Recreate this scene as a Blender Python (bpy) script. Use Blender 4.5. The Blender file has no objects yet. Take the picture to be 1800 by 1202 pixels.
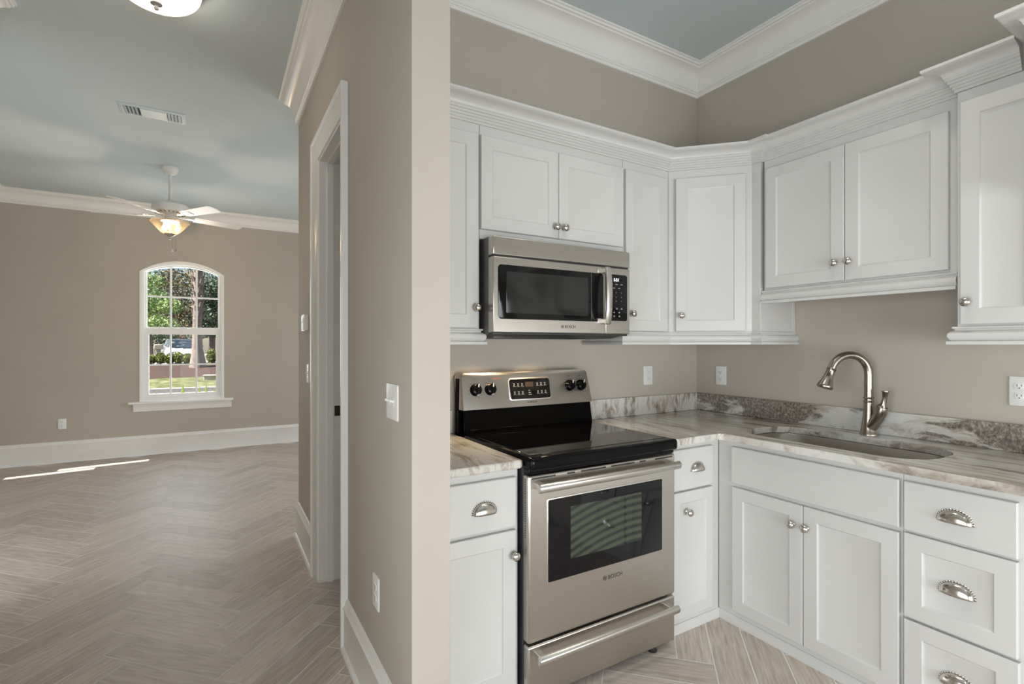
import bpy, bmesh, math, random
from mathutils import Vector, Matrix
from mathutils.geometry import tessellate_polygon
random.seed(7)
SC = bpy.context.scene
COL = SC.collection
RAD = math.radians

# ------------------------------------------------------------------ camera, sky, sun, area lights, exposure
CAM_Z = 1.33
YAW = RAD(30.47)
FPX = 882.0
cd = bpy.data.cameras.new('camera')
cd.sensor_width = 36.0
cd.lens = FPX / 1800.0 * 36.0
cd.shift_y = 4.5 / 1800.0
cd.clip_start = 0.05
cam = bpy.data.objects.new('camera', cd)
COL.objects.link(cam)
cam.location = (0, 0, CAM_Z)
cam.rotation_euler = (RAD(90), 0, -YAW)
SC.camera = cam

wd = bpy.data.worlds.new('sky')
SC.world = wd
wd.use_nodes = True
wn = wd.node_tree
bg = wn.nodes['Background']
sky = wn.nodes.new('ShaderNodeTexSky')
sky.sky_type = 'NISHITA'
sky.sun_disc = False
sky.sun_elevation = RAD(45)
sky.sun_rotation = RAD(60)
wn.links.new(sky.outputs[0], bg.inputs[0])
bg.inputs[1].default_value = 0.13

SUN_DIR = Vector((1.0, 0.12, -1.0))          # direction the sunlight travels
sl = bpy.data.lights.new('sun', 'SUN')
sl.energy = 12.5
sl.angle = RAD(0.5)
sl.color = (1.0, 0.97, 0.91)
so = bpy.data.objects.new('sun', sl)
COL.objects.link(so)
so.location = (-6, 4, 8)
so.rotation_euler = SUN_DIR.to_track_quat('-Z', 'Y').to_euler()


def area(name, loc, aim, sx, sy, energy, color, spread=180):
    l = bpy.data.lights.new(name, 'AREA')
    l.shape = 'RECTANGLE'
    l.size = sx
    l.size_y = sy
    l.energy = energy
    l.color = color
    l.spread = RAD(spread)
    o = bpy.data.objects.new(name, l)
    COL.objects.link(o)
    o.location = loc
    o.rotation_euler = Vector(aim).to_track_quat('-Z', 'Y').to_euler()
    return o


def point(name, loc, energy, color, r=0.03):
    l = bpy.data.lights.new(name, 'POINT')
    l.energy = energy
    l.color = color
    l.shadow_soft_size = r
    o = bpy.data.objects.new(name, l)
    COL.objects.link(o)
    o.location = loc
    return o


FILL_TINT = (0.93, 0.975, 1.0)
# fill lights added at invented openings out of view; the front window is real
area('rear_fill_light', (1.2, -2.75, 0.80), (0, 1, 0), 2.3, 1.3, 60, FILL_TINT, 135)
area('hall_fill_light', (-0.55, -2.75, 0.9), (0, 1, 0), 0.75, 1.7, 38, FILL_TINT)
area('side_fill_light', (-1.16, -0.20, 1.0), (1, 0, 0), 2.2, 1.6, 34, FILL_TINT, 122)
area('living_fill_light', (3.55, 5.5, 1.2), (-1, 0, 0), 2.2, 1.5, 62, FILL_TINT)
area('side_opening_fill_light', (-1.58, 3.20, 1.0), (0, 1, 0), 0.7, 1.7, 17, FILL_TINT)
area('front_window_daylight', (-0.36, 7.75, 1.5), (0, -1, -0.15), 0.85, 1.6, 22, (0.9, 0.95, 1.0))
# recessed kitchen downlights
for k, (x, y) in enumerate(((1.35, 1.2), (1.85, 0.7), (1.35, -0.6))):
    area('kitchen_downlight', (x, y, 3.075), (0, 0, -1), 0.14, 0.14, 2.0, (1.0, 0.95, 0.87), 90)

SC.view_settings.view_transform = 'Standard'
SC.view_settings.look = 'None'
SC.view_settings.exposure = 0.0
SC.view_settings.gamma = 1.0
SC.view_settings.use_curve_mapping = False
SC.cycles.use_denoising = True
SC.cycles.max_bounces = 10
SC.cycles.diffuse_bounces = 6
SC.cycles.glossy_bounces = 5
SC.cycles.transmission_bounces = 8
SC.cycles.transparent_max_bounces = 12
SC.cycles.sample_clamp_indirect = 4.0
SC.cycles.caustics_reflective = False
SC.cycles.caustics_refractive = False


# ------------------------------------------------------------------ materials
class NT:
    def __init__(s, name):
        s.m = bpy.data.materials.new(name)
        s.m.use_nodes = True
        s.t = s.m.node_tree
        s.b = s.t.nodes['Principled BSDF']
        s.out = s.t.nodes['Material Output']

    def n(s, kind, **kw):
        nd = s.t.nodes.new(kind)
        for k, v in kw.items():
            if k in nd.inputs:
                nd.inputs[k].default_value = v
            else:
                setattr(nd, k, v)
        return nd

    def l(s, a, b):
        s.t.links.new(a, b)

    def ramp(s, fac, stops):
        r = s.n('ShaderNodeValToRGB')
        e = r.color_ramp.elements
        while len(e) < len(stops):
            e.new(0.5)
        for k, (p, c) in enumerate(stops):
            e[k].position = p
            e[k].color = (*c, 1)
        s.l(fac, r.inputs[0])
        return r.outputs[0]

    def coords(s, scale=(1, 1, 1), rot=(0, 0, 0), out='Object'):
        tc = s.n('ShaderNodeTexCoord')
        mp = s.n('ShaderNodeMapping')
        mp.inputs['Scale'].default_value = scale
        mp.inputs['Rotation'].default_value = rot
        s.l(tc.outputs[out], mp.inputs[0])
        return mp.outputs[0]

    def noise(s, vec, scale, detail=4, rough=0.5, dist=0.0):
        nd = s.n('ShaderNodeTexNoise')
        nd.inputs['Scale'].default_value = scale
        nd.inputs['Detail'].default_value = detail
        nd.inputs['Roughness'].default_value = rough
        nd.inputs['Distortion'].default_value = dist
        if vec is not None:
            s.l(vec, nd.inputs['Vector'])
        return nd.outputs[0]

    def bump(s, h, strength=0.1, dist=0.01):
        b = s.n('ShaderNodeBump')
        b.inputs['Strength'].default_value = strength
        b.inputs['Distance'].default_value = dist
        s.l(h, b.inputs['Height'])
        s.l(b.outputs[0], s.b.inputs['Normal'])


def setb(nt, col, rough=0.5, metal=0.0, spec=0.5):
    nt.b.inputs['Base Color'].default_value = (*col, 1)
    nt.b.inputs['Roughness'].default_value = rough
    nt.b.inputs['Metallic'].default_value = metal
    nt.b.inputs['Specular IOR Level'].default_value = spec


def paint(name, col, rough, bump=0.03, scale=260.0, spec=0.4):
    t = NT(name)
    setb(t, col, rough, 0, spec)
    v = t.coords()
    lo = tuple(c * 0.975 for c in col)
    hi = tuple(min(1, c * 1.02) for c in col)
    t.l(t.ramp(t.noise(v, 3.0, 3), [(0.3, lo), (0.7, hi)]), t.b.inputs['Base Color'])
    if bump:
        t.bump(t.noise(v, scale, 2), bump, 0.002)
    return t.m


def plain(name, col, rough=0.4, metal=0.0, spec=0.5):
    t = NT(name)
    setb(t, col, rough, metal, spec)
    v = t.coords()
    r = t.n('ShaderNodeMapRange')
    r.inputs['To Min'].default_value = max(0.0, rough - 0.03)
    r.inputs['To Max'].default_value = rough + 0.03
    t.l(t.noise(v, 40, 2), r.inputs[0])
    t.l(r.outputs[0], t.b.inputs['Roughness'])
    return t.m


def brushed(name, col, rough, axis='Z', rot=0.0, aniso=0.75):
    t = NT(name)
    setb(t, col, rough, 1.0)
    nz = t.noise(t.coords((3, 3, 60) if axis == 'Z' else (60, 60, 3)), 1.0, 2, 0.5)
    lo = tuple(c * 0.985 for c in col)
    hi = tuple(min(1, c * 1.015) for c in col)
    t.l(t.ramp(nz, [(0.3, lo), (0.7, hi)]), t.b.inputs['Base Color'])
    tg_ = t.n('ShaderNodeTangent', direction_type='RADIAL', axis=axis)
    t.l(tg_.outputs[0], t.b.inputs['Tangent'])
    t.b.inputs['Anisotropic'].default_value = aniso
    t.b.inputs['Anisotropic Rotation'].default_value = rot
    return t.m


def emissive(name, col, strength, base=(0.8, 0.8, 0.8)):
    t = NT(name)
    setb(t, base, 0.3)
    t.b.inputs['Emission Color'].default_value = (*col, 1)
    t.b.inputs['Emission Strength'].default_value = strength
    return t.m


def wood_tile():
    t = NT('wood_look_tile')
    uv = t.n('ShaderNodeUVMap')
    uv.uv_map = 'UVMap'
    at = t.n('ShaderNodeAttribute')
    at.attribute_name = 'rnd'
    mp = t.n('ShaderNodeMapping')
    mp.inputs['Scale'].default_value = (6.0, 72.0, 1.0)
    t.l(uv.outputs[0], mp.inputs[0])
    cmb = t.n('ShaderNodeCombineXYZ')
    mul = t.n('ShaderNodeMath', operation='MULTIPLY')
    mul.inputs[1].default_value = 57.0
    t.l(at.outputs['Fac'], mul.inputs[0])
    t.l(mul.outputs[0], cmb.inputs[0])
    t.l(mul.outputs[0], cmb.inputs[1])
    add = t.n('ShaderNodeVectorMath', operation='ADD')
    t.l(mp.outputs[0], add.inputs[0])
    t.l(cmb.outputs[0], add.inputs[1])
    g1 = t.noise(add.outputs[0], 1.0, 6, 0.62, 0.5)
    c1 = t.ramp(g1, [(0.22, (0.33, 0.265, 0.216)), (0.45, (0.48, 0.41, 0.352)), (0.60, (0.575, 0.505, 0.445)), (0.82, (0.68, 0.615, 0.552))])
    # per plank tone
    tone = t.n('ShaderNodeMapRange')
    tone.inputs['To Min'].default_value = 0.88
    tone.inputs['To Max'].default_value = 1.08
    t.l(at.outputs['Fac'], tone.inputs[0])
    mix = t.n('ShaderNodeMix', data_type='RGBA', blend_type='MULTIPLY')
    mix.inputs[0].default_value = 1.0
    t.l(c1, mix.inputs[6])
    t.l(tone.outputs[0], mix.inputs[7])
    # sparse knots
    mp2 = t.n('ShaderNodeMapping')
    mp2.inputs['Scale'].default_value = (3.0, 9.0, 1.0)
    t.l(uv.outputs[0], mp2.inputs[0])
    ad2 = t.n('ShaderNodeVectorMath', operation='ADD')
    t.l(mp2.outputs[0], ad2.inputs[0])
    t.l(cmb.outputs[0], ad2.inputs[1])
    kn = t.noise(ad2.outputs[0], 1.6, 2, 0.5)
    kf = t.ramp(kn, [(0.70, (0, 0, 0)), (0.80, (0.6, 0.6, 0.6))])
    mix2 = t.n('ShaderNodeMix', data_type='RGBA')
    t.l(kf, mix2.inputs[0])
    t.l(mix.outputs[2], mix2.inputs[6])
    mix2.inputs[7].default_value = (0.22, 0.165, 0.12, 1)
    t.l(mix2.outputs[2], t.b.inputs['Base Color'])
    setb(t, (0.4, 0.35, 0.3), 0.42, 0, 0.45)
    rr = t.n('ShaderNodeMapRange')
    rr.inputs['To Min'].default_value = 0.42
    rr.inputs['To Max'].default_value = 0.58
    t.l(g1, rr.inputs[0])
    t.l(rr.outputs[0], t.b.inputs['Roughness'])
    t.bump(g1, 0.12, 0.003)
    return t.m


def granite(name='banded_stone', splash=False):
    # layers lie nearly parallel to the sink wall: fine across X, long along Y and Z
    t = NT(name)
    setb(t, (0.6, 0.58, 0.55), 0.16, 0, 0.5)
    tc = t.n('ShaderNodeTexCoord')
    warp = t.n('ShaderNodeTexNoise')
    warp.inputs['Scale'].default_value = 3.0
    warp.inputs['Detail'].default_value = 5
    t.l(tc.outputs['Object'], warp.inputs['Vector'])
    sub = t.n('ShaderNodeVectorMath', operation='SUBTRACT')
    sub.inputs[1].default_value = (0.5, 0.5, 0.5)
    t.l(warp.outputs['Color'], sub.inputs[0])
    scl = t.n('ShaderNodeVectorMath', operation='SCALE')
    scl.inputs['Scale'].default_value = 0.16
    t.l(sub.outputs[0], scl.inputs[0])
    add = t.n('ShaderNodeVectorMath', operation='ADD')
    t.l(tc.outputs['Object'], add.inputs[0])
    t.l(scl.outputs[0], add.inputs[1])
    mp = t.n('ShaderNodeMapping')
    mp.inputs['Scale'].default_value = (24.0, 2.2, 7.0)
    mp.inputs['Rotation'].default_value = (0, 0, RAD(-7))
    t.l(add.outputs[0], mp.inputs[0])
    n1 = t.noise(mp.outputs[0], 1.0, 9, 0.68, 0.35)
    c1 = t.ramp(n1, [(0.30, (0.17, 0.135, 0.11)), (0.38, (0.33, 0.285, 0.245)), (0.45, (0.52, 0.48, 0.43)), (0.52, (0.68, 0.665, 0.63)),
                     (0.62, (0.63, 0.65, 0.62)), (0.70, (0.55, 0.57, 0.555)), (0.80, (0.80, 0.79, 0.76))])
    mpb = t.n('ShaderNodeMapping')
    mpb.inputs['Scale'].default_value = (5.0, 2.6, 11.0) if splash else (8.0, 2.0, 5.0)
    mpb.inputs['Rotation'].default_value = (RAD(6), 0, 0)
    t.l(add.outputs[0], mpb.inputs[0])
    n2 = t.noise(mpb.outputs[0], 1.0, 7, 0.6, 0.5)
    if splash:
        sx = t.n('ShaderNodeSeparateXYZ')
        t.l(tc.outputs['Object'], sx.inputs[0])
        s1 = t.n('ShaderNodeMath', operation='SUBTRACT')
        s1.inputs[1].default_value = 1.25
        t.l(sx.outputs[1], s1.inputs[0])
        s2 = t.n('ShaderNodeMath', operation='ABSOLUTE')
        t.l(s1.outputs[0], s2.inputs[0])
        s3 = t.n('ShaderNodeMapRange')
        s3.inputs['From Min'].default_value = 0.10
        s3.inputs['From Max'].default_value = 0.50
        s3.inputs['To Min'].default_value = -0.05
        s3.inputs['To Max'].default_value = 0.13
        t.l(s2.outputs[0], s3.inputs[0])
        s4 = t.n('ShaderNodeMath', operation='ADD')
        t.l(n2, s4.inputs[0])
        t.l(s3.outputs[0], s4.inputs[1])
        n2 = s4.outputs[0]
    f2 = t.ramp(n2, [(0.54, (0, 0, 0)), (0.60, (0.9, 0.9, 0.9))] if splash else [(0.59, (0, 0, 0)), (0.68, (0.85, 0.85, 0.85))])
    n3 = t.noise(add.outputs[0], 75.0, 6, 0.75)
    c3 = t.ramp(n3, [(0.36, (0.045, 0.036, 0.03)), (0.48, (0.15, 0.12, 0.095)), (0.60, (0.33, 0.28, 0.235)), (0.70, (0.52, 0.48, 0.42))])
    n4 = t.noise(add.outputs[0], 2.3, 3, 0.5)
    c4 = t.ramp(n4, [(0.38, (0.80, 0.765, 0.73)), (0.62, (1.0, 1.0, 1.0))])
    drift = t.n('ShaderNodeMix', data_type='RGBA', blend_type='MULTIPLY')
    drift.inputs[0].default_value = 1.0
    t.l(c1, drift.inputs[6])
    t.l(c4, drift.inputs[7])
    mix = t.n('ShaderNodeMix', data_type='RGBA')
    t.l(f2, mix.inputs[0])
    t.l(drift.outputs[2], mix.inputs[6])
    t.l(c3, mix.inputs[7])
    t.l(mix.outputs[2], t.b.inputs['Base Color'])
    return t.m


def leafmat(name, stops):
    t = NT(name)
    at = t.n('ShaderNodeAttribute')
    at.attribute_name = 'rnd'
    t.l(t.ramp(at.outputs['Fac'], stops), t.b.inputs['Base Color'])
    setb(t, (0.1, 0.2, 0.05), 0.55, 0, 0.3)
    t.l(t.ramp(at.outputs['Fac'], stops), t.b.inputs['Base Color'])
    return t.m


def glassmat(name, tint=(1, 1, 1), refl=0.06, rough=0.0):
    t = NT(name)
    t.t.nodes.remove(t.b)
    tr = t.n('ShaderNodeBsdfTransparent')
    tr.inputs[0].default_value = (*tint, 1)
    gl = t.n('ShaderNodeBsdfGlossy')
    gl.inputs['Roughness'].default_value = rough
    fr = t.n('ShaderNodeFresnel')
    fr.inputs['IOR'].default_value = 1.16
    mx = t.n('ShaderNodeMixShader')
    t.l(fr.outputs[0], mx.inputs[0])
    t.l(tr.outputs[0], mx.inputs[1])
    t.l(gl.outputs[0], mx.inputs[2])
    t.l(mx.outputs[0], t.out.inputs[0])
    return t.m


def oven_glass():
    t = NT('oven_glass_painted_moire')
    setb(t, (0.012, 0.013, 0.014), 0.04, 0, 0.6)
    # moire of light reflected off the inner mesh, painted as curved colour bands
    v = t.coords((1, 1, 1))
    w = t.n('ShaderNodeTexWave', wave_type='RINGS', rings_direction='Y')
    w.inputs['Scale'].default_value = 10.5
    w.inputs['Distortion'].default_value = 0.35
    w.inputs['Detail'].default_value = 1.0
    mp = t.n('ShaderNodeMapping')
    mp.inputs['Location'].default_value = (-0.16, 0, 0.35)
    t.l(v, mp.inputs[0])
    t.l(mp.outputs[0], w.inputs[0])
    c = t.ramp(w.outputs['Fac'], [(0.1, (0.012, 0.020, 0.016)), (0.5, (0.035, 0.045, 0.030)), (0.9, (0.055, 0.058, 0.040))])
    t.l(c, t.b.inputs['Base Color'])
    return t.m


M = {}
M['wall'] = paint('greige_wall_paint', (0.455, 0.408, 0.352), 0.75)
M['ceil'] = paint('pale_blue_ceiling_paint', (0.56, 0.622, 0.63), 0.85)
M['trim'] = paint('white_trim_paint', (0.79, 0.775, 0.745), 0.32, 0.0)
M['cab'] = paint('white_cabinet_paint', (0.585, 0.575, 0.555), 0.30, 0.0)
M['tile'] = wood_tile()
M['grout'] = plain('pale_grout', (0.74, 0.705, 0.66), 0.8)
M['stone'] = granite()
M['stone_dark'] = granite('dark_veined_stone', True)
M['steel'] = brushed('brushed_stainless', (0.56, 0.525, 0.475), 0.30)
M['steelv'] = brushed('brushed_stainless_handle', (0.62, 0.59, 0.545), 0.36, aniso=0.4)
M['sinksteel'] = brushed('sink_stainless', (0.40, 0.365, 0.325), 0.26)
M['nickel'] = plain('satin_nickel', (0.62, 0.585, 0.54), 0.20, 1.0)
M['faucet'] = plain('brushed_faucet_nickel', (0.37, 0.325, 0.275), 0.25, 1.0)
M['black'] = plain('black_enamel', (0.004, 0.004, 0.0045), 0.12, 0, 0.14)
M['blackback'] = plain('matte_black_enamel', (0.003, 0.003, 0.003), 0.2, 0, 0.03)
M['blackside'] = plain('black_painted_steel', (0.035, 0.036, 0.04), 0.38, 0, 0.5)
M['greyside'] = plain('grey_appliance_side', (0.17, 0.17, 0.16), 0.35, 0.6)
M['glasstop'] = plain('black_ceramic_glass', (0.003, 0.003, 0.0035), 0.04, 0, 0.55)
M['mwglass'] = plain('dark_microwave_glass', (0.006, 0.006, 0.006), 0.05, 0, 0.3)
M['mwscreen'] = plain('microwave_door_screen', (0.022, 0.022, 0.021), 0.12, 0, 0.4)
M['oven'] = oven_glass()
M['plastic'] = plain('white_plastic', (0.74, 0.73, 0.70), 0.32)
M['dark'] = plain('dark_slot', (0.02, 0.02, 0.02), 0.5)
M['logo'] = plain('dark_grey_print', (0.05, 0.05, 0.05), 0.5)
M['print'] = emissive('pale_panel_print', (0.8, 0.8, 0.78), 0.05, (0.42, 0.42, 0.41))
M['digit'] = emissive('clock_digit_glow', (0.9, 0.95, 1.0), 1.6)
M['redprint'] = plain('red_dial_print', (0.35, 0.06, 0.04), 0.5)
M['bronze'] = plain('oil_rubbed_bronze', (0.07, 0.045, 0.025), 0.35, 0.8)
M['brown'] = plain('tan_painted_wood', (0.34, 0.23, 0.14), 0.6)
M['fan'] = paint('white_fan_enamel', (0.72, 0.70, 0.66), 0.35, 0.0)
M['glass'] = glassmat('clear_window_glass', (0.97, 0.98, 0.98))
M['vinyl'] = paint('white_window_vinyl', (0.80, 0.80, 0.78), 0.35, 0.0)
M['duct'] = plain('dark_duct', (0.03, 0.035, 0.035), 0.7)
M['register'] = paint('pale_register_enamel', (0.58, 0.65, 0.665), 0.5, 0.0)


# ------------------------------------------------------------------ mesh helpers
WLOC = {}


def obj(name, bm, mat, parent=None, bevel=0.0, segs=2, smooth=40, label=None, solid=None):
    me = bpy.data.meshes.new(name)
    off = WLOC.get(parent.name if parent else None, Vector((0, 0, 0)))
    if off.length:
        bmesh.ops.translate(bm, verts=bm.verts, vec=-off)
    bmesh.ops.recalc_face_normals(bm, faces=bm.faces)
    bm.to_mesh(me)
    bm.free()
    for m_ in (mat if isinstance(mat, (list, tuple)) else [mat]):
        me.materials.append(m_)
    if smooth:
        me.polygons.foreach_set('use_smooth', [True] * len(me.polygons))
        me.set_sharp_from_angle(angle=RAD(smooth))
    o = bpy.data.objects.new(name, me)
    COL.objects.link(o)
    if parent:
        o.parent = parent
        WLOC[o.name] = off
    if solid:
        s = o.modifiers.new('solid', 'SOLIDIFY')
        s.thickness = solid
        s.offset = 0
    if bevel:
        b = o.modifiers.new('bevel', 'BEVEL')
        b.width = bevel
        b.segments = segs
        b.limit_method = 'ANGLE'
        b.angle_limit = RAD(40)
    if label:
        o['label'] = label
    return o


def tag(o, label, cat, group=None):
    o['label'] = label
    o['category'] = cat
    if group:
        o['group'] = group
    return o


def struct(o):
    o['kind'] = 'structure'
    return o


def thing(name, loc, label, cat, group=None):
    o = bpy.data.objects.new(name, None)
    o.empty_display_size = 0.1
    COL.objects.link(o)
    o.location = loc
    WLOC[o.name] = Vector(loc)
    return tag(o, label, cat, group)


def new():
    return bmesh.new()


def box(bm, x0, x1, y0, y1, z0, z1, mi=0):
    c = Matrix.Translation(((x0 + x1) / 2, (y0 + y1) / 2, (z0 + z1) / 2)) @ Matrix.Diagonal((abs(x1 - x0), abs(y1 - y0), abs(z1 - z0), 1))
    r = bmesh.ops.create_cube(bm, size=1.0, matrix=c)
    if mi:
        for f in {f for v in r['verts'] for f in v.link_faces}:
            f.material_index = mi
    return bm


def frame(o, u, n):
    u, n = Vector(u).normalized(), Vector(n).normalized()
    v = Vector((0, 0, 1))
    m = Matrix((u, v, n)).transposed().to_4x4()
    m.translation = Vector(o)
    return m


def FB(y):      # facing -Y: u = X
    return frame((0, y, 0), (1, 0, 0), (0, -1, 0))


def FR(x):      # facing -X: u = -Y
    return frame((x, 0, 0), (0, -1, 0), (-1, 0, 0))


def xf(bm, m):
    bmesh.ops.transform(bm, matrix=m, verts=bm.verts)
    return bm


def ubox(bm, m, u0, u1, v0, v1, n0, n1, mi=0):
    t = new()
    box(t, u0, u1, v0, v1, n0, n1)
    xf(t, m)
    merge(bm, t, mi)
    return bm


def merge(bm, other, mi=None):
    me = bpy.data.meshes.new('tmp')
    bmesh.ops.recalc_face_normals(other, faces=other.faces)
    if mi is not None:
        for f in other.faces:
            f.material_index = mi
    other.to_mesh(me)
    other.free()
    bm.from_mesh(me)
    bpy.data.meshes.remove(me)
    return bm


def rings(bm, loops, close_first=False, close_last=False, mi=0):
    vs = [[bm.verts.new(p) for p in lp] for lp in loops]
    n = len(loops[0])
    fs = []
    for a, b in zip(vs, vs[1:]):
        for k in range(n):
            fs.append(bm.faces.new((a[k], a[(k + 1) % n], b[(k + 1) % n], b[k])))
    if close_first:
        fs.append(bm.faces.new(vs[0]))
    if close_last:
        fs.append(bm.faces.new(vs[-1]))
    for f in fs:
        f.material_index = mi
    return bm


def lathe(bm, prof, m=None, seg=24, mi=0):
    """prof: (radius, height) along local Z"""
    t = new()
    prev = None
    for r, h in prof:
        if r < 1e-5:
            cur = [t.verts.new((0, 0, h))]
        else:
            cur = [t.verts.new((r * math.cos(2 * math.pi * k / seg), r * math.sin(2 * math.pi * k / seg), h)) for k in range(seg)]
        if prev:
            if len(prev) == 1 and len(cur) > 1:
                for k in range(seg):
                    t.faces.new((prev[0], cur[k], cur[(k + 1) % seg]))
            elif len(cur) == 1 and len(prev) > 1:
                for k in range(seg):
                    t.faces.new((prev[k], prev[(k + 1) % seg], cur[0]))
            elif len(cur) > 1:
                for k in range(seg):
                    t.faces.new((prev[k], prev[(k + 1) % seg], cur[(k + 1) % seg], cur[k]))
        prev = cur
    if m is not None:
        xf(t, m)
    merge(bm, t, mi)
    return bm


def tube(bm, pts, radii, seg=14, mi=0, cap=True, squash=None):
    pts = [Vector(p) for p in pts]
    if not isinstance(radii, (list, tuple)):
        radii = [radii] * len(pts)
    t = new()
    loops = []
    up = None
    for i, p in enumerate(pts):
        d = (pts[min(i + 1, len(pts) - 1)] - pts[max(i - 1, 0)]).normalized()
        if up is None:
            up = Vector((0, 0, 1)) if abs(d.z) < 0.9 else Vector((1, 0, 0))
            a = d.cross(up).normalized()
        else:
            a = (a - d * a.dot(d)).normalized()
        b = d.cross(a).normalized()
        loops.append([p + (a * math.cos(2 * math.pi * k / seg) + b * math.sin(2 * math.pi * k / seg)) * radii[i] for k in range(seg)])
    rings(t, loops, cap, cap)
    merge(bm, t, mi)
    return bm


def sweep(bm, path, prof, up=(0, 0, 1), closed=False, first=0, last=None, mi=0):
    """moulding: closed profile of (offset to the side, height along up), mitred along the path; only segments first..last are built"""
    up = Vector(up)
    pts = [Vector(p) for p in path]
    n = len(pts)
    segs = n if closed else n - 1
    tang = [(pts[(i + 1) % n] - pts[i]).normalized() for i in range(segs)]
    side = [t.cross(up).normalized() for t in tang]
    loops = []
    for i in range(n):
        if closed:
            a, b = side[i - 1], side[i]
        else:
            a, b = side[max(i - 1, 0)], side[min(i, segs - 1)]
        mt = (a + b)
        mt = mt / max(1e-6, (1 + a.dot(b)))
        loops.append([pts[i] + mt * d + up * h for d, h in prof])
    if closed:
        loops.append(loops[0])
    if last is None:
        last = len(loops) - 2
    use = loops[first:last + 2]
    t = new()
    rings(t, use, not closed, not closed)
    bmesh.ops.remove_doubles(t, verts=t.verts, dist=1e-5)
    merge(bm, t, mi)
    return bm


def rrect(u0, u1, v0, v1, r, seg=5):
    out = []
    for cu, cv, a0 in ((u1 - r, v1 - r, 0), (u0 + r, v1 - r, 90), (u0 + r, v0 + r, 180), (u1 - r, v0 + r, 270)):
        for k in range(seg + 1):
            a = RAD(a0 + 90 * k / seg)
            out.append((cu + r * math.cos(a), cv + r * math.sin(a)))
    return out


def plate(bm, m, u0, u1, v0, v1, n0, n1, r=0.006, ch=0.003, mi=0, seg=5):
    """rounded rectangular plate with softened front edge"""
    t = new()
    lp = lambda ins, n: [(u, v, n) for u, v in rrect(u0 + ins, u1 - ins, v0 + ins, v1 - ins, max(r - ins, 0.0005), seg)]
    rings(t, [lp(0, n0), lp(0, n1 - ch), lp(ch * 0.3, n1 - ch * 0.3), lp(ch, n1)], True, True)
    xf(t, m)
    merge(bm, t, mi)
    return bm


def textmesh(bm, s, size, m, mi=0, depth=0.0006, align='LEFT'):
    cu = bpy.data.curves.new('t', 'FONT')
    cu.body = s
    cu.size = size
    cu.extrude = depth
    cu.align_x = align
    o = bpy.data.objects.new('t', cu)
    COL.objects.link(o)
    dg = bpy.context.evaluated_depsgraph_get()
    me = bpy.data.meshes.new_from_object(o.evaluated_get(dg))
    t = new()
    t.from_mesh(me)
    bpy.data.objects.remove(o)
    bpy.data.curves.remove(cu)
    bpy.data.meshes.remove(me)
    xf(t, m)
    merge(bm, t, mi)
    return bm


def emblem(bm, m, u, v, n, r, mi=0):
    t = new()
    loops = []
    for rr, nn in ((r, 0), (r, 0.0008), (r * 0.86, 0.0008), (r * 0.86, 0)):
        loops.append([(u + rr * math.cos(2 * math.pi * k / 24), v + rr * math.sin(2 * math.pi * k / 24), n + nn) for k in range(24)])
    rings(t, loops + [loops[0]])
    for sx in (-1, 1):
        loops = []
        for k in range(9):
            a = RAD(-62 + 124 * k / 8)
            x = r * 0.62 * math.cos(a) * 0.62
            loops.append((sx * (r * 0.52 - x * 0.55 + 0.0), r * 0.66 * math.sin(a)))
        for (a0, b0), (a1, b1) in zip(loops, loops[1:]):
            w = r * 0.13
            vs = [t.verts.new((u + a0 - w, v + b0, n + 0.0008)), t.verts.new((u + a0 + w, v + b0, n + 0.0008)),
                  t.verts.new((u + a1 + w, v + b1, n + 0.0008)), t.verts.new((u + a1 - w, v + b1, n + 0.0008))]
            t.faces.new(vs)
    box(t, u - r * 0.34, u + r * 0.34, v - r * 0.09, v + r * 0.09, n, n + 0.0008)
    xf(t, m)
    merge(bm, t, mi)
    return bm


# ------------------------------------------------------------------ room shell
XW, YW = 2.715, 2.224            # sink wall, stove wall
ZK, ZH = 3.09, 3.01              # kitchen and hall ceilings
XH, XP, YE = 0.492, 0.613, 1.414  # partition: hall face, kitchen face, end
YF = 7.46                        # living room window wall
XL, XR = -2.08, 3.40             # living room left and right
YR = -2.60                       # rear wall
XHL = -0.98                      # left hall wall face
DY0, DY1, DZ = 2.35, 2.972, 2.37  # hall doorway


def holes_x(bm, y0, y1, x0, x1, zt, ops):
    """wall along X with rectangular openings (xa, xb, za, zb)"""
    x = x0
    for xa, xb, za, zb in ops:
        box(bm, x, xa, y0, y1, 0, zt)
        if za > 0:
            box(bm, xa, xb, y0, y1, 0, za)
        box(bm, xa, xb, y0, y1, zb, zt)
        x = xb
    box(bm, x, x1, y0, y1, 0, zt)
    return bm


def holes_y(bm, x0, x1, y0, y1, zt, ops):
    y = y0
    for ya, yb, za, zb in ops:
        box(bm, x0, x1, y, ya, 0, zt)
        if za > 0:
            box(bm, x0, x1, ya, yb, 0, za)
        box(bm, x0, x1, ya, yb, zb, zt)
        y = yb
    box(bm, x0, x1, y, y1, 0, zt)
    return bm


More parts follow.
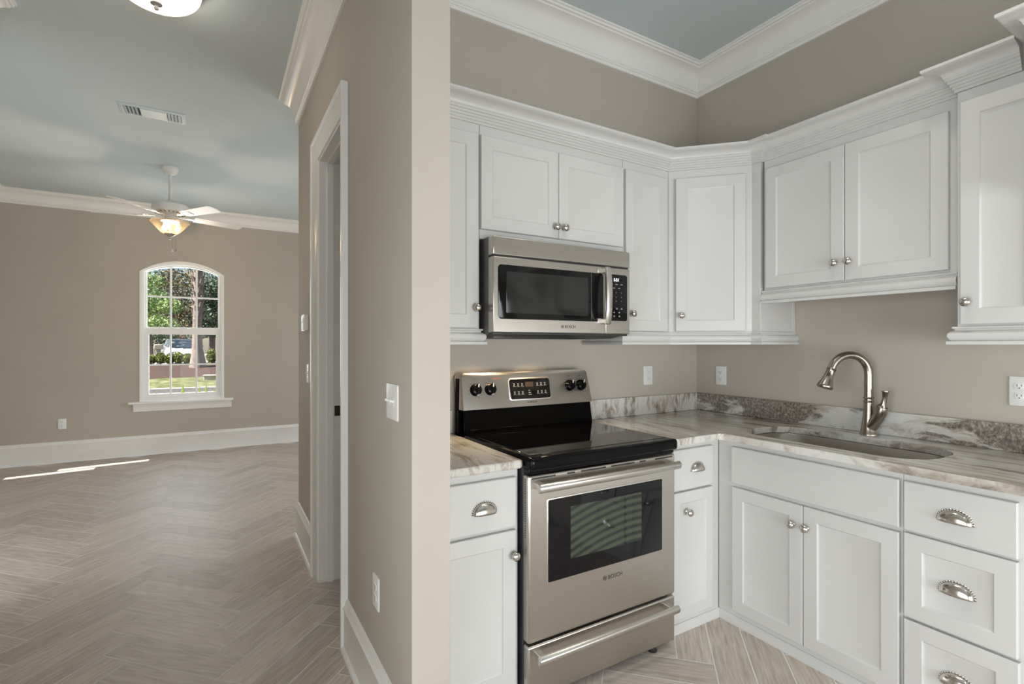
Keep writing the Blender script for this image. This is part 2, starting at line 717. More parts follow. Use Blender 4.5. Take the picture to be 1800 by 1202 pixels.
ZT = 3.2
b = new(); box(b, XP, XW + 0.115, YW, YW + 0.115, 0, ZT); struct(obj('wall_back', b, M['wall'], smooth=0))
b = new(); box(b, XW, XW + 0.115, YR - 0.115, YW, 0, ZT); struct(obj('wall_right', b, M['wall'], smooth=0))
b = new(); holes_y(b, XH, XP, YE, 3.77, ZT, [(DY0, DY1, 0, DZ)]); struct(obj('wall_hall', b, M['wall'], smooth=0))
b = new(); holes_y(b, XHL - 0.12, XHL, YR, 3.38, ZT, [(-1.35, 0.95, 0, 2.1)]); holes_x(b, 3.26, 3.38, XL - 1.2, XHL - 0.12, ZT, [(-1.95, -1.22, 0, 2.2)])  # openings out of view, added to let the side fill in
box(b, XL - 1.2, XL - 1.08, YR, 3.26, 0, ZT); box(b, XL - 1.2, XHL - 0.12, YR - 0.115, YR, 0, ZT)  # unseen side room shell, added to keep sun off the openings
struct(obj('wall_left', b, M['wall'], smooth=0))
b = new(); holes_x(b, YR - 0.115, YR, XHL - 0.12, XW, ZT, [(-0.93, -0.17, 0, 2.1), (0.05, 2.35, 0.12, 1.7)])
struct(obj('wall_rear', b, M['wall'], smooth=0))
b = new(); holes_y(b, XR, XR + 0.12, 3.65, YF + 0.14, ZT, [(4.4, 6.6, 0.55, 2.45)]); struct(obj('wall_living_right', b, M['wall'], smooth=0))
b = new(); box(b, XP, XR + 0.12, 3.65, 3.77, 0, ZT); struct(obj('wall_living_near', b, M['wall'], smooth=0))
# left living wall: two unseen slits added to shape the floor's sun streaks
SLIT = [(6.757, 6.857, 0.265, 0.96), (6.883, 6.983, 0.632, 1.416)]
b = new(); holes_y(b, XL - 0.012, XL, 3.26, YF + 0.14, ZT, SLIT); box(b, XL - 0.12, XL - 0.012, 3.26, 6.45, 0, ZT); box(b, XL - 0.12, XL - 0.012, 7.0, YF + 0.14, 0, ZT)
box(b, XL - 0.12, XL - 0.012, 6.45, 7.0, 1.9, ZT)
struct(obj('wall_living_left', b, M['wall'], smooth=0))

# window wall with an arched opening
WX0, WX1, WZ0, WZS, WZA = -0.80, 0.08, 0.64, 2.215, 2.362


def arch(x0, x1, z0, zs, sag, n=24):
    """closed outline, counter clockwise seen from the room, bottom left first"""
    cx, hw = (x0 + x1) / 2, (x1 - x0) / 2
    r = (hw * hw + sag * sag) / (2 * sag)
    cz = zs + sag - r
    a1 = math.asin(hw / r)
    pts = [(x0, z0), (x1, z0)]
    for k in range(n + 1):
        a = a1 - 2 * a1 * k / n
        pts.append((cx + r * math.sin(a), cz + r * math.cos(a)))
    return pts


def arch_ring(bm, outer, inner, y0, y1, mi=0):
    t = new()
    lo = lambda pts, y: [(x, y, z) for x, z in pts]
    rings(t, [lo(outer, y1), lo(outer, y0), lo(inner, y0), lo(inner, y1), lo(outer, y1)])
    bmesh.ops.remove_doubles(t, verts=t.verts, dist=1e-6)
    merge(bm, t, mi)
    return bm


SAG = WZA - WZS
hole = arch(WX0, WX1, WZ0, WZS, SAG)
b = new()
outer = [(XL - 0.12, 0), (XR + 0.12, 0), (XR + 0.12, ZT), (XL - 0.12, ZT)]
tri = tessellate_polygon([[Vector((x, z, 0)) for x, z in outer], [Vector((x, z, 0)) for x, z in hole]])
allp = outer + hole
for y in (YF, YF + 0.14):
    vs = [b.verts.new((x, y, z)) for x, z in allp]
    for t3 in tri:
        b.faces.new([vs[k] for k in t3])
t = new()
rings(t, [[(x, YF, z) for x, z in hole], [(x, YF + 0.14, z) for x, z in hole]])
merge(b, t)
struct(obj('wall_far', b, M['wall'], smooth=0))

# ceilings
b = new(); box(b, XH + 0.06, XW + 0.115, YR - 0.115, YW + 0.115, ZK, ZK + 0.1); struct(obj('ceiling_kitchen', b, M['ceil'], smooth=0))
b = new()
box(b, XL - 0.12, XH + 0.06, YR - 0.115, YF + 0.14, ZH, ZH + 0.08)
box(b, XL - 1.2, XL - 0.12, YR - 0.115, 3.38, ZH, ZH + 0.08)  # unseen side room roof, added with its walls to block the sun
box(b, XH + 0.06, XR + 0.12, YW + 0.115, YF + 0.14, ZH, ZH + 0.08)
struct(obj('ceiling', b, M['ceil'], smooth=0))

# herringbone floor
PW = 0.1483
PL = 4 * PW
GR = 0.0023
ea, eb = Vector((1, 1, 0)).normalized(), Vector((-1, 1, 0)).normalized()
P0 = Vector((0.106, 2.42, 0))
b = new()
box(b, XL - 0.12, XR + 0.12, YR - 0.115, YF + 0.14, -0.06, -0.0004)
uvl = b.loops.layers.uv.new('UVMap')
rl = b.faces.layers.float.new('rnd')


def plank(a0, b0, la, lb):
    c = P0 + ea * (a0 + la / 2) + eb * (b0 + lb / 2)
    if not (XL - 0.05 < c.x < XR + 0.05 and YR - 0.05 < c.y < YF + 0.1):
        return
    if la > lb:
        du, dv, L, W = ea, eb, la, lb
    else:
        du, dv, L, W = eb, ea, lb, la
    rnd = random.random()
    q = []
    for su, sv in ((-1, -1), (1, -1), (1, 1), (-1, 1)):
        p = c + du * su * (L / 2 - GR) + dv * sv * (W / 2 - GR)
        p.x = min(max(p.x, XL - 0.12), XR + 0.12)
        p.y = min(max(p.y, YR - 0.115), YF + 0.14)
        q.append((p, (su * L / 2, sv * W / 2)))
    vs = [b.verts.new(p) for p, _ in q]
    f = b.faces.new(vs)
    if f.normal.z < 0:
        f.normal_flip()
    f.material_index = 1
    f[rl] = rnd
    for lp in f.loops:
        for v_, (p, uv) in zip(vs, q):
            if lp.vert is v_:
                lp[uvl].uv = uv


for n in range(-60, 80):
    for k in range(-12, 13):
        plank((n + 8 * k) * PW, n * PW, PL, PW)
        plank((n + 4 + 8 * k) * PW, (n - 3) * PW, PW, PL)
fl = obj('floor', b, [M['grout'], M['tile']], smooth=0)
struct(fl)


# ------------------------------------------------------------------ mouldings
def base_prof(h=0.235, t=0.018):
    return [(0, 0), (0.030, 0), (0.030, 0.012), (0.026, 0.020), (t, 0.024), (t, h - 0.045), (t + 0.004, h - 0.04), (t + 0.004, h - 0.034),
            (t - 0.004, h - 0.026), (t - 0.006, h - 0.012), (t - 0.012, h - 0.002), (0, h)]


def crown_prof(zc, drop=0.15, pr=0.135):
    pts = [(0, zc - drop), (0.012, zc - drop), (0.014, zc - drop + 0.008), (0.014, zc - drop + 0.016), (0.020, zc - drop + 0.018), (0.020, zc - drop + 0.026)]
    # cove
    x0, z0, x1, z1 = 0.026, zc - drop + 0.030, pr - 0.028, zc - 0.026
    for k in range(9):
        a = RAD(90 * k / 8)
        pts.append((x0 + (x1 - x0) * (1 - math.cos(a)), z0 + (z1 - z0) * math.sin(a)))
    pts += [(pr - 0.024, zc - 0.020), (pr - 0.012, zc - 0.019), (pr - 0.010, zc - 0.011), (pr, zc - 0.009), (pr, zc), (0, zc)]
    return pts


b = new(); sweep(b, [(XP, YW, 0), (XW, YW, 0), (XW, YR, 0)], crown_prof(ZK, 0.152, 0.137)); struct(obj('trim_1', b, M['trim'], label='white kitchen crown moulding'))
b = new(); sweep(b, [(XH, 3.77, 0), (XH, YR, 0)], crown_prof(ZH, 0.160, 0.130), last=0); struct(obj('trim_2', b, M['trim']))
b = new(); sweep(b, [(XL, 3.38, 0), (XL, YF, 0), (XR, YF, 0), (XR, 3.77, 0)], crown_prof(ZH, 0.145, 0.135)); struct(obj('trim_3', b, M['trim']))
b = new(); sweep(b, [(XHL, YR, 0), (XHL, 3.38, 0)], crown_prof(ZH, 0.150, 0.130)); struct(obj('trim_4', b, M['trim']))
b = new(); sweep(b, [(XL, 3.38, 0), (XL, YF, 0), (XR, YF, 0), (XR, 3.77, 0)], base_prof(0.238)); struct(obj('baseboard_far', b, M['trim']))
b = new(); sweep(b, [(XH, DY0 - 0.103, 0), (XH, YE, 0), (XP, YE, 0), (XP, 1.59, 0)], base_prof(0.225)); struct(obj('baseboard_hall', b, M['trim']))
b = new(); sweep(b, [(XH, 3.77, 0), (XH, DY1 + 0.107, 0)], base_prof(0.238)); struct(obj('baseboard_living', b, M['trim']))

# hall doorway: casing, jambs, stop, strike plate
dr = struct(obj('door_1', sweep(new(), [(XH, DY0, 0), (XH, DY0, DZ), (XH, DY1, DZ), (XH, DY1, 0)],
    [(-0.004, 0), (0.105, 0), (0.105, 0.029), (0.088, 0.029), (0.084, 0.022), (0.076, 0.020), (0.068, 0.017), (0.030, 0.013), (0.022, 0.015), (0.014, 0.012), (0.006, 0.011), (-0.004, 0.008)],
    up=(-1, 0, 0)), M['trim'], label='white cased doorway'))
b = new()
sweep(b, [(XH, DY0, 0), (XH, DY0, DZ), (XH, DY1, DZ), (XH, DY1, 0)], [(-0.018, -(XP - XH) - 0.004), (0.0, -(XP - XH) - 0.004), (0.0, 0.0), (-0.018, 0.0)], up=(-1, 0, 0))
sweep(b, [(XH, DY0, 0), (XH, DY0, DZ), (XH, DY1, DZ), (XH, DY1, 0)], [(-0.030, -0.075), (-0.018, -0.075), (-0.018, -0.042), (-0.030, -0.042)], up=(-1, 0, 0))
obj('jamb', b, M['trim'], dr)
b = new(); box(b, XH + 0.082, XH + 0.108, DY1 - 0.0205, DY1 - 0.0175, 0.955 - 0.029, 0.955 + 0.029)
box(b, XH + 0.104, XH + 0.122, DY1 - 0.0225, DY1 - 0.0175, 0.955 - 0.029, 0.955 + 0.029)
box(b, XH + 0.088, XH + 0.099, DY1 - 0.0212, DY1 - 0.020, 0.955 - 0.014, 0.955 + 0.014, 1)
obj('strike_plate', b, [M['bronze'], M['dark']], dr, label='dark bronze strike plate')
b = new(); sweep(b, [(XP, DY1, 0), (XP, DY1, DZ), (XP, DY0, DZ), (XP, DY0, 0)], [(-0.004, 0), (0.085, 0), (0.085, 0.018), (-0.004, 0.012)], up=(1, 0, 0))
obj('back_casing', b, M['brown'], dr, label='tan casing on the far side')

# ------------------------------------------------------------------ window_1
wroot = struct(obj('window_1', arch_ring(new(), arch(WX0, WX1, WZ0, WZS, SAG), arch(WX0 + 0.022, WX1 - 0.022, WZ0 + 0.02, WZS, SAG - 0.022), YF - 0.008, YF + 0.02), M['vinyl'], label='white arched window'))
b = new()
arch_ring(b, arch(WX0 + 0.020, WX1 - 0.020, WZ0 + 0.018, WZS, SAG - 0.020), arch(WX0 + 0.045, WX1 - 0.045, WZ0 + 0.04, WZS, SAG - 0.044), YF + 0.012, YF + 0.10)
obj('window_frame', b, M['vinyl'], wroot)
ZM0, ZM1 = 1.455, 1.545
b = new()
arch_ring(b, arch(WX0 + 0.043, WX1 - 0.043, ZM0 + 0.03, WZS, SAG - 0.043), arch(WX0 + 0.068, WX1 - 0.068, ZM1, WZS, SAG - 0.066), YF + 0.060, YF + 0.088)
us = obj('upper_sash', b, M['vinyl'], wroot)
b = new()
arch_ring(b, [(WX0 + 0.043, WZ0 + 0.03), (WX1 - 0.043, WZ0 + 0.03), (WX1 - 0.043, ZM1 - 0.015), (WX0 + 0.043, ZM1 - 0.015)],
          [(WX0 + 0.090, WZ0 + 0.085), (WX1 - 0.090, WZ0 + 0.085), (WX1 - 0.090, ZM0), (WX0 + 0.090, ZM0)], YF + 0.025, YF + 0.056)
ls = obj('lower_sash', b, M['vinyl'], wroot, bevel=0.003)
b = new()
for x in (-0.492, -0.222):
    box(b, x - 0.010, x + 0.010, YF + 0.066, YF + 0.082, ZM1 - 0.01, 2.30)
box(b, WX0 + 0.06, WX1 - 0.06, YF + 0.067, YF + 0.081, 1.912, 1.932)
obj('grille', b, M['vinyl'], us)
b = new()
for x in (-0.492, -0.222):
    box(b, x - 0.010, x + 0.010, YF + 0.034, YF + 0.048, WZ0 + 0.075, ZM0 + 0.01)
box(b, WX0 + 0.08, WX1 - 0.08, YF + 0.035, YF + 0.047, 1.072, 1.090)
obj('grille', b, M['vinyl'], ls)
b = new()
p = arch(WX0 + 0.055, WX1 - 0.055, ZM1 - 0.02, WZS, SAG - 0.055)
b.faces.new([b.verts.new((x, YF + 0.074, z)) for x, z in p])
obj('pane', b, M['glass'], us, smooth=0)
b = new()
b.faces.new([b.verts.new(q) for q in ((WX0 + 0.08, YF + 0.041, WZ0 + 0.07), (WX1 - 0.08, YF + 0.041, WZ0 + 0.07), (WX1 - 0.08, YF + 0.041, ZM0 + 0.01), (WX0 + 0.08, YF + 0.041, ZM0 + 0.01))])
obj('pane', b, M['glass'], ls, smooth=0)
b = new(); box(b, -0.40, -0.32, YF + 0.012, YF + 0.030, ZM1 - 0.017, ZM1 + 0.002); obj('sash_lock', b, M['vinyl'], ls, bevel=0.004)
b = new(); box(b, WX0 - 0.105, WX1 + 0.105, YF - 0.055, YF + 0.02, WZ0 - 0.024, WZ0 + 0.004); obj('window_stool', b, M['trim'], wroot, bevel=0.006)
b = new(); sweep(b, [(WX0 - 0.06, YF, WZ0 - 0.115), (WX1 + 0.085, YF, WZ0 - 0.115)],
                 [(0, 0), (0.012, 0), (0.016, 0.012), (0.014, 0.05), (0.020, 0.062), (0.030, 0.075), (0.034, 0.092), (0, 0.092)])
obj('window_apron', b, M['trim'], wroot)

# ------------------------------------------------------------------ hardware
def knob_mesh():
    t = new()
    lathe(t, [(0, 0), (0.0085, 0), (0.0085, 0.002), (0.0055, 0.004), (0.0048, 0.010), (0.0075, 0.013), (0.0135, 0.016), (0.0155, 0.020), (0.0145, 0.025), (0.0095, 0.0295), (0.004, 0.031), (0, 0.0312)], seg=20)
    me = bpy.data.meshes.new('knob')
    t.to_mesh(me)
    t.free()
    me.materials.append(M['nickel'])
    me.polygons.foreach_set('use_smooth', [True] * len(me.polygons))
    return me


def cup_mesh(w=0.046, h=0.040, d=0.024):
    t = new()
    na, nb = 18, 8
    rows = []
    for i in range(na + 1):
        a = math.pi * i / na
        row = []
        for j in range(nb + 1):
            bb = math.pi / 2 * j / nb
            row.append(t.verts.new((w * math.cos(a), h * math.sin(a) ** 0.85 * math.cos(bb) if 0 < i < na else 0, d * math.sin(a) ** 0.6 * math.sin(bb) if 0 < i < na else 0)))
        rows.append(row)
    for i in range(na):
        for j in range(nb):
            try:
                t.faces.new((rows[i][j], rows[i + 1][j], rows[i + 1][j + 1], rows[i][j + 1]))
            except ValueError:
                pass
    bmesh.ops.remove_doubles(t, verts=t.verts, dist=1e-5)
    # flange
    for i in range(na):
        a0, a1 = math.pi * i / na, math.pi * (i + 1) / na
        q = []
        for a, s in ((a0, 1.0), (a1, 1.0), (a1, 1.10), (a0, 1.10)):
            q.append(t.verts.new((w * s * math.cos(a), h * (s + 0.02) * (math.sin(a) ** 0.85 if math.sin(a) > 1e-6 else 0), 0.0016)))
        t.faces.new(q)
    bmesh.ops.recalc_face_normals(t, faces=t.faces)
    me = bpy.data.meshes.new('cup_pull')
    t.to_mesh(me)
    t.free()
    me.materials.append(M['nickel'])
    me.polygons.foreach_set('use_smooth', [True] * len(me.polygons))
    return me


KNOB, CUP = knob_mesh(), cup_mesh()


def put(me, name, parent, m, u, v, n, solid=None, scale=1.0):
    o = bpy.data.objects.new(name, me)
    COL.objects.link(o)
    o.parent = parent
    loc = m @ Vector((u, v, n))
    off = WLOC[parent.name]
    mm = m.copy()
    mm.translation = loc - off
    o.matrix_local = mm @ Matrix.Scale(scale, 4)
    if solid:
        s = o.modifiers.new('solid', 'SOLIDIFY')
        s.thickness = solid
        s.offset = 0
    return o


def knob(parent, m, u, v, n, scale=1.0):
    return put(KNOB, 'knob', parent, m, u, v, n, scale=scale * 1.12)


def cup(parent, m, u, v, n, scale=1.0):
    return put(CUP, 'cup_pull', parent, m, u, v, n, solid=0.0016, scale=scale)


# ------------------------------------------------------------------ cabinet doors and drawers
DT = 0.020


def panel_front(m, u0, u1, v0, v1, n0=0.0, rail=0.056, panel=True):
    t = new()
    lp = lambda ins, n: [(u0 + ins, v0 + ins, n), (u1 - ins, v0 + ins, n), (u1 - ins, v1 - ins, n), (u0 + ins, v1 - ins, n)]
    e = 0.0025
    L = [lp(0, n0), lp(0, n0 + DT - e), lp(e, n0 + DT)]
    if panel:
        L += [lp(rail - 0.001, n0 + DT), lp(rail + 0.003, n0 + DT - 0.005), lp(rail + 0.008, n0 + DT - 0.007)]
    rings(t, L, True, True)
    xf(t, m)
    return t


def door(name, parent, m, u0, u1, v0, v1, panel=True, rail=0.056, label=None):
    return obj(name, panel_front(m, u0, u1, v0, v1, 0.0008, rail, panel), M['cab'], parent, smooth=25, label=label)


RAIL = [(0, 0.066), (0.012, 0.066), (0.013, 0.060), (0.006, 0.056), (0.006, 0.052), (0.016, 0.048), (0.023, 0.040), (0.024, 0.030), (0.019, 0.020), (0.014, 0.015), (0.026, 0.012), (0.026, 0.0), (0, 0)]
RAIL = [(d, h) for d, h in RAIL]
UB, UT = 1.330, 2.365        # underside of the light rails, top of the cabinet crown
FY, FX = 1.919, 2.425        # face frames of the wall cabinets
CA, CB = Vector((2.115, 1.919, 0)), Vector((2.410, 1.624, 0))
YS = 1.577                   # end of the corner cabinet's side return

# crown over the wall cabinets (one continuous moulding)
CZ = 2.268
CPROF = [(0, 0), (0.008, 0), (0.008, 0.009), (0.013, 0.011), (0.013, 0.020), (0.018, 0.022), (0.018, 0.031), (0.023, 0.033), (0.023, 0.042), (0.029, 0.044), (0.029, 0.052)]
for k in range(7):
    a = RAD(90 * k / 6)
    CPROF.append((0.033 + 0.038 * (1 - math.cos(a)), 0.055 + 0.026 * math.sin(a)))
CPROF += [(0.078, 0.083), (0.085, 0.087), (0.085, UT - CZ), (0, UT - CZ)]
b = new()
sweep(b, [(XP, FY, CZ), (CA.x, CA.y, CZ), (CB.x, CB.y, CZ), (CB.x, YS, CZ), (FX, YS, CZ), (FX, 0.772, CZ)], CPROF)
cr = obj('crown_moulding', b, M['cab'])
tag(cr, 'long white stepped crown moulding running along the tops of the wall cabinets', 'moulding')

WALLG = 'white wall cabinets'
BASEG = 'white base cabinets'
# --- wall cabinet left of the microwave
m = FB(FY)
c = thing('wall_cabinet', (0.79, FY + 0.15, 1.33), 'narrow white wall cabinet beside the partition, left of the microwave', 'cabinet', WALLG)
b = new(); box(b, XP + 0.002, 0.966, FY, YW - 0.002, 1.385, 2.30); obj('body', b, M['cab'], c, bevel=0.001)
d = door('door', c, m, 0.640, 0.953, 1.400, 2.222)
knob(d, m, 0.940, 1.485, DT)
b = new(); sweep(b, [(XP + 0.002, FY, UB), (0.966, FY, UB), (0.966, YW - 0.002, UB)], RAIL[:], )
obj('light_rail', b, M['cab'], c)
# --- over the microwave
c = thing('wall_cabinet', (1.37, FY + 0.15, 1.80), 'wide short white wall cabinet directly above the microwave', 'cabinet', WALLG)
b = new(); box(b, 0.968, 1.782, FY, YW - 0.002, 1.783, 2.30); obj('body', b, M['cab'], c, bevel=0.001)
d = door('door', c, m, 0.966, 1.3685, 1.822, 2.222); knob(d, m, 1.348, 1.872, DT)
d = door('door', c, m, 1.3715, 1.772, 1.822, 2.222); knob(d, m, 1.396, 1.872, DT)
# --- between microwave and corner
c = thing('wall_cabinet', (1.95, FY + 0.15, 1.33), 'narrow white wall cabinet between the microwave and the angled corner cabinet', 'cabinet', WALLG)
b = new(); box(b, 1.784, 2.1135, FY, YW - 0.002, 1.385, 2.30); obj('body', b, M['cab'], c, bevel=0.001)
d = door('door', c, m, 1.790, 2.085, 1.400, 2.222); knob(d, m, 1.822, 1.487, DT)
railpath = [(1.784, YW - 0.002, UB), (1.784, FY, UB), (CA.x, CA.y, UB), (CB.x, CB.y, UB), (CB.x, YS, UB), (XW - 0.002, YS, UB)]
b = new(); sweep(b, railpath, RAIL, first=0, last=1); obj('light_rail', b, M['cab'], c)
# --- angled corner cabinet
c = thing('corner_wall_cabinet', (2.45, 1.95, 1.33), 'white angled corner wall cabinet with a single tall door', 'cabinet', WALLG)
md = frame(CA, (1, -1, 0), (-1, -1, 0))
b = new()
foot = [(CA.x, CA.y), (CB.x, CB.y), (CB.x, YS), (XW - 0.002, YS), (XW - 0.002, YW - 0.002), (CA.x, YW - 0.002)]
rings(b, [[(x, y, 1.385) for x, y in foot], [(x, y, 2.30) for x, y in foot]], True, True)
obj('body', b, M['cab'], c, bevel=0.001)
d = door('door', c, md, 0.037, 0.384, 1.402, 2.222); knob(d, md, 0.066, 1.485, DT)
b = new(); sweep(b, railpath, RAIL, first=2, last=4); obj('light_rail', b, M['cab'], c)
b = new(); box(b, XW - 0.022, XW - 0.002, YS - 0.006, YS, 1.39, 2.29); obj('scribe_strip', b, M['cab'], c)
# --- over the sink
m = FR(FX)
c = thing('wall_cabinet', (2.56, 1.17, 1.54), 'short white two-door wall cabinet hanging over the sink', 'cabinet', WALLG)
b = new(); box(b, FX, XW - 0.002, 0.775, YS - 0.012, 1.590, 2.30); obj('body', b, M['cab'], c, bevel=0.001)
d = door('door', c, m, -1.546, -1.1755, 1.616, 2.222); knob(d, m, -1.211, 1.697, DT)
d = door('door', c, m, -1.1725, -0.806, 1.616, 2.222); knob(d, m, -1.152, 1.697, DT)
b = new(); sweep(b, [(FX, YS - 0.004, 1.539), (FX, 0.782, 1.539)], RAIL); obj('light_rail', b, M['cab'], c)
# --- tall one on the right
FX2 = 2.380
m = FR(FX2)
c = thing('wall_cabinet', (2.55, 0.62, 1.33), 'tall white wall cabinet at the right edge with one knob low on its door', 'cabinet', WALLG)
b = new(); box(b, FX2, XW - 0.002, 0.52, 0.770, 1.385, 2.267); obj('body', b, M['cab'], c, bevel=0.001)
d = door('door', c, m, -0.757, -0.528, 1.404, 2.222); knob(d, m, -0.735, 1.485, DT)
b = new(); sweep(b, [(XW - 0.002, 0.770, UB), (FX2, 0.770, UB), (FX2, 0.52, UB)], RAIL); obj('light_rail', b, M['cab'], c)
b = new(); sweep(b, [(XW - 0.002, 0.770, CZ), (FX2, 0.770, CZ), (FX2, 0.594, CZ)], CPROF); obj('cabinet_crown', b, M['cab'], c)
# --- deep cabinet beyond it
c = thing('deep_cabinet', (2.45, 0.0, 1.80), 'deep white overhead cabinet whose crown tip juts in at the top right', 'cabinet', WALLG)
b = new(); box(b, 2.19, XW - 0.002, -0.60, 0.500, 1.83, 2.30); obj('body', b, M['cab'], c, bevel=0.001)
b = new(); sweep(b, [(XW - 0.002, 0.5055, CZ), (2.19, 0.5055, CZ), (2.19, -0.60, CZ)], CPROF); obj('cabinet_crown', b, M['cab'], c)

# ------------------------------------------------------------------ base cabinets
BY, BX = 1.605, 2.120
TOE = [(0, 0), (0.008, 0), (0.008, 0.040), (0.004, 0.045), (0, 0.045)]
CT = 0.877
m = FB(BY)
c = thing('base_cabinet', (0.79, 1.9, 0), 'narrow white base cabinet wedged between the partition and the stove', 'cabinet', BASEG)
b = new(); box(b, XP + 0.002, 0.968, BY, YW - 0.002, 0.0, CT - 0.001); obj('body', b, M['cab'], c, bevel=0.001)
d = door('drawer', c, m, 0.632, 0.951, 0.662, 0.843, panel=False); cup(d, m, 0.818, 0.730, DT)
d = door('door', c, m, 0.632, 0.951, 0.075, 0.648); knob(d, m, 0.937, 0.560, DT)
b = new(); sweep(b, [(XP + 0.002, BY, 0), (0.968, BY, 0)], TOE); obj('toe_board', b, M['cab'], c)

c = thing('base_cabinet', (1.92, 1.9, 0), 'narrow white base cabinet in the corner right of the stove', 'cabinet', BASEG)
b = new(); box(b, 1.752, 2.118, BY, YW - 0.002, 0.0, CT - 0.001); obj('body', b, M['cab'], c, bevel=0.001)
d = door('drawer', c, m, 1.772, 2.052, 0.662, 0.848, panel=False); cup(d, m, 1.938, 0.742, DT, 0.95)
d = door('door', c, m, 1.772, 2.052, 0.075, 0.652, rail=0.05); knob(d, m, 1.866, 0.560, DT)
b = new(); sweep(b, [(1.752, BY, 0), (BX, BY, 0), (BX, 0.838, 0), (BX, 0.30, 0)], TOE, first=0, last=0); obj('toe_board', b, M['cab'], c)

m = FR(BX)
c = thing('sink_base_cabinet', (2.4, 1.2, 0), 'wide white two-door base cabinet under the sink', 'cabinet', BASEG)
b = new()
box(b, BX, BX + 0.03, 0.838, BY, 0.0, CT - 0.001)
box(b, BX + 0.03, XW - 0.002, 0.838, BY, 0.0, 0.60)
obj('body', b, M['cab'], c, bevel=0.001)
door('false_front', c, m, -1.521, -0.845, 0.676, 0.848, panel=False)
d = door('door', c, m, -1.518, -1.1865, 0.075, 0.658); knob(d, m, -1.226, 0.573, DT)
d = door('door', c, m, -1.1835, -0.845, 0.075, 0.658); knob(d, m, -1.168, 0.573, DT)
b = new(); sweep(b, [(1.752, BY, 0), (BX, BY, 0), (BX, 0.838, 0), (BX, 0.30, 0)], TOE, first=1, last=1); obj('toe_board', b, M['cab'], c)

c = thing('drawer_base_cabinet', (2.4, 0.65, 0), 'white three-drawer base cabinet at the right end of the run', 'cabinet', BASEG)
b = new(); box(b, BX, BX + 0.03, 0.505, 0.837, 0.0, CT - 0.001); box(b, BX + 0.03, XW - 0.002, 0.505, 0.837, 0.0, 0.60); obj('body', b, M['cab'], c, bevel=0.001)
d = door('drawer', c, m, -0.830, -0.536, 0.675, 0.847, panel=False); cup(d, m, -0.686, 0.742, DT)
d = door('drawer', c, m, -0.830, -0.536, 0.370, 0.665, rail=0.054); cup(d, m, -0.684, 0.502, DT - 0.007)
d = door('drawer', c, m, -0.830, -0.532, 0.075, 0.360, rail=0.054); cup(d, m, -0.682, 0.200, DT - 0.007)
b = new(); sweep(b, [(1.752, BY, 0), (BX, BY, 0), (BX, 0.838, 0), (BX, 0.505, 0)], TOE, first=2, last=2); obj('toe_board', b, M['cab'], c)
c = thing('end_cabinet', (2.4, 0.4, 0), 'white cabinet end panel past the three drawers at the right edge', 'cabinet', BASEG)
b = new(); box(b, BX + 0.004, XW - 0.002, 0.25, 0.500, 0.0, CT - 0.001); obj('body', b, M['cab'], c, bevel=0.001)

# ------------------------------------------------------------------ stone tops, backsplashes, sink, faucet
def slab(bm, outline, hole, z0, z1):
    loops = [[Vector((x, y, 0)) for x, y in outline]]
    pts = list(outline)
    if hole:
        loops.append([Vector((x, y, 0)) for x, y in hole])
        pts += hole
    tr = tessellate_polygon(loops)
    vv = []
    for z in (z0, z1):
        vs = [bm.verts.new((x, y, z)) for x, y in pts]
        vv.append(vs)
        for t3 in tr:
            bm.faces.new([vs[k] for k in t3])
    st = 0
    for lp in ([outline] + ([hole] if hole else [])):
        n = len(lp)
        for k in range(n):
            a, c_ = st + k, st + (k + 1) % n
            bm.faces.new((vv[0][a], vv[0][c_], vv[1][c_], vv[1][a]))
        st += n
    return bm


CE, CEX = 1.558, 2.072      # counter front edges
ZC = 0.907
cor = [(CEX - 0.03 * math.cos(RAD(90 * k / 6)) + 0.0 - 0.0, CE + 0.0 + 0.0) for k in range(0)]
hole2 = rrect(2.172, 2.560, 0.800, 1.560, 0.150, 10)
RC = 0.025
inner_c = [(CEX - RC + RC * math.sin(RAD(90 * k / 5)), CE - RC + RC * math.cos(RAD(90 * k / 5))) for k in range(6)]
outl = [(1.745, YW - 0.001), (1.745, CE)] + inner_c + [(CEX, 0.25), (XW - 0.001, 0.25), (XW - 0.001, YW - 0.001)]
ct = obj('countertop', slab(new(), outl, hole2, CT, ZC), M['stone'], bevel=0.009, segs=3, smooth=50)
tag(ct, 'L-shaped banded grey and brown stone countertop holding the sink', 'countertop', 'stone countertops')
outl2 = [(XP + 0.001, YW - 0.001), (XP + 0.001, CE), (0.957, CE), (0.972, CE + 0.015), (0.972, YW - 0.001)]
ct2 = obj('countertop', slab(new(), outl2, None, CT, ZC), M['stone'], bevel=0.009, segs=3, smooth=50)
tag(ct2, 'small brownish stone countertop between the partition and the stove', 'countertop', 'stone countertops')
for x0, x1, y0, y1, lab in ((1.750, XW - 0.021, YW - 0.021, YW - 0.001, 'pale stone backsplash strip on the stove wall right of the stove'),
                            (XP + 0.001, 0.968, YW - 0.021, YW - 0.001, 'sliver of stone backsplash left of the stove'),
                            (XW - 0.021, XW - 0.001, 0.25, YW - 0.001, 'long dark-veined stone backsplash strip behind the sink and faucet')):
    b = new(); box(b, x0, x1, y0, y1, ZC + 0.0005, 1.017)
    tag(obj('backsplash', b, M['stone_dark' if 'veined' in lab else 'stone'], bevel=0.0025), lab, 'backsplash', 'stone backsplash strips')

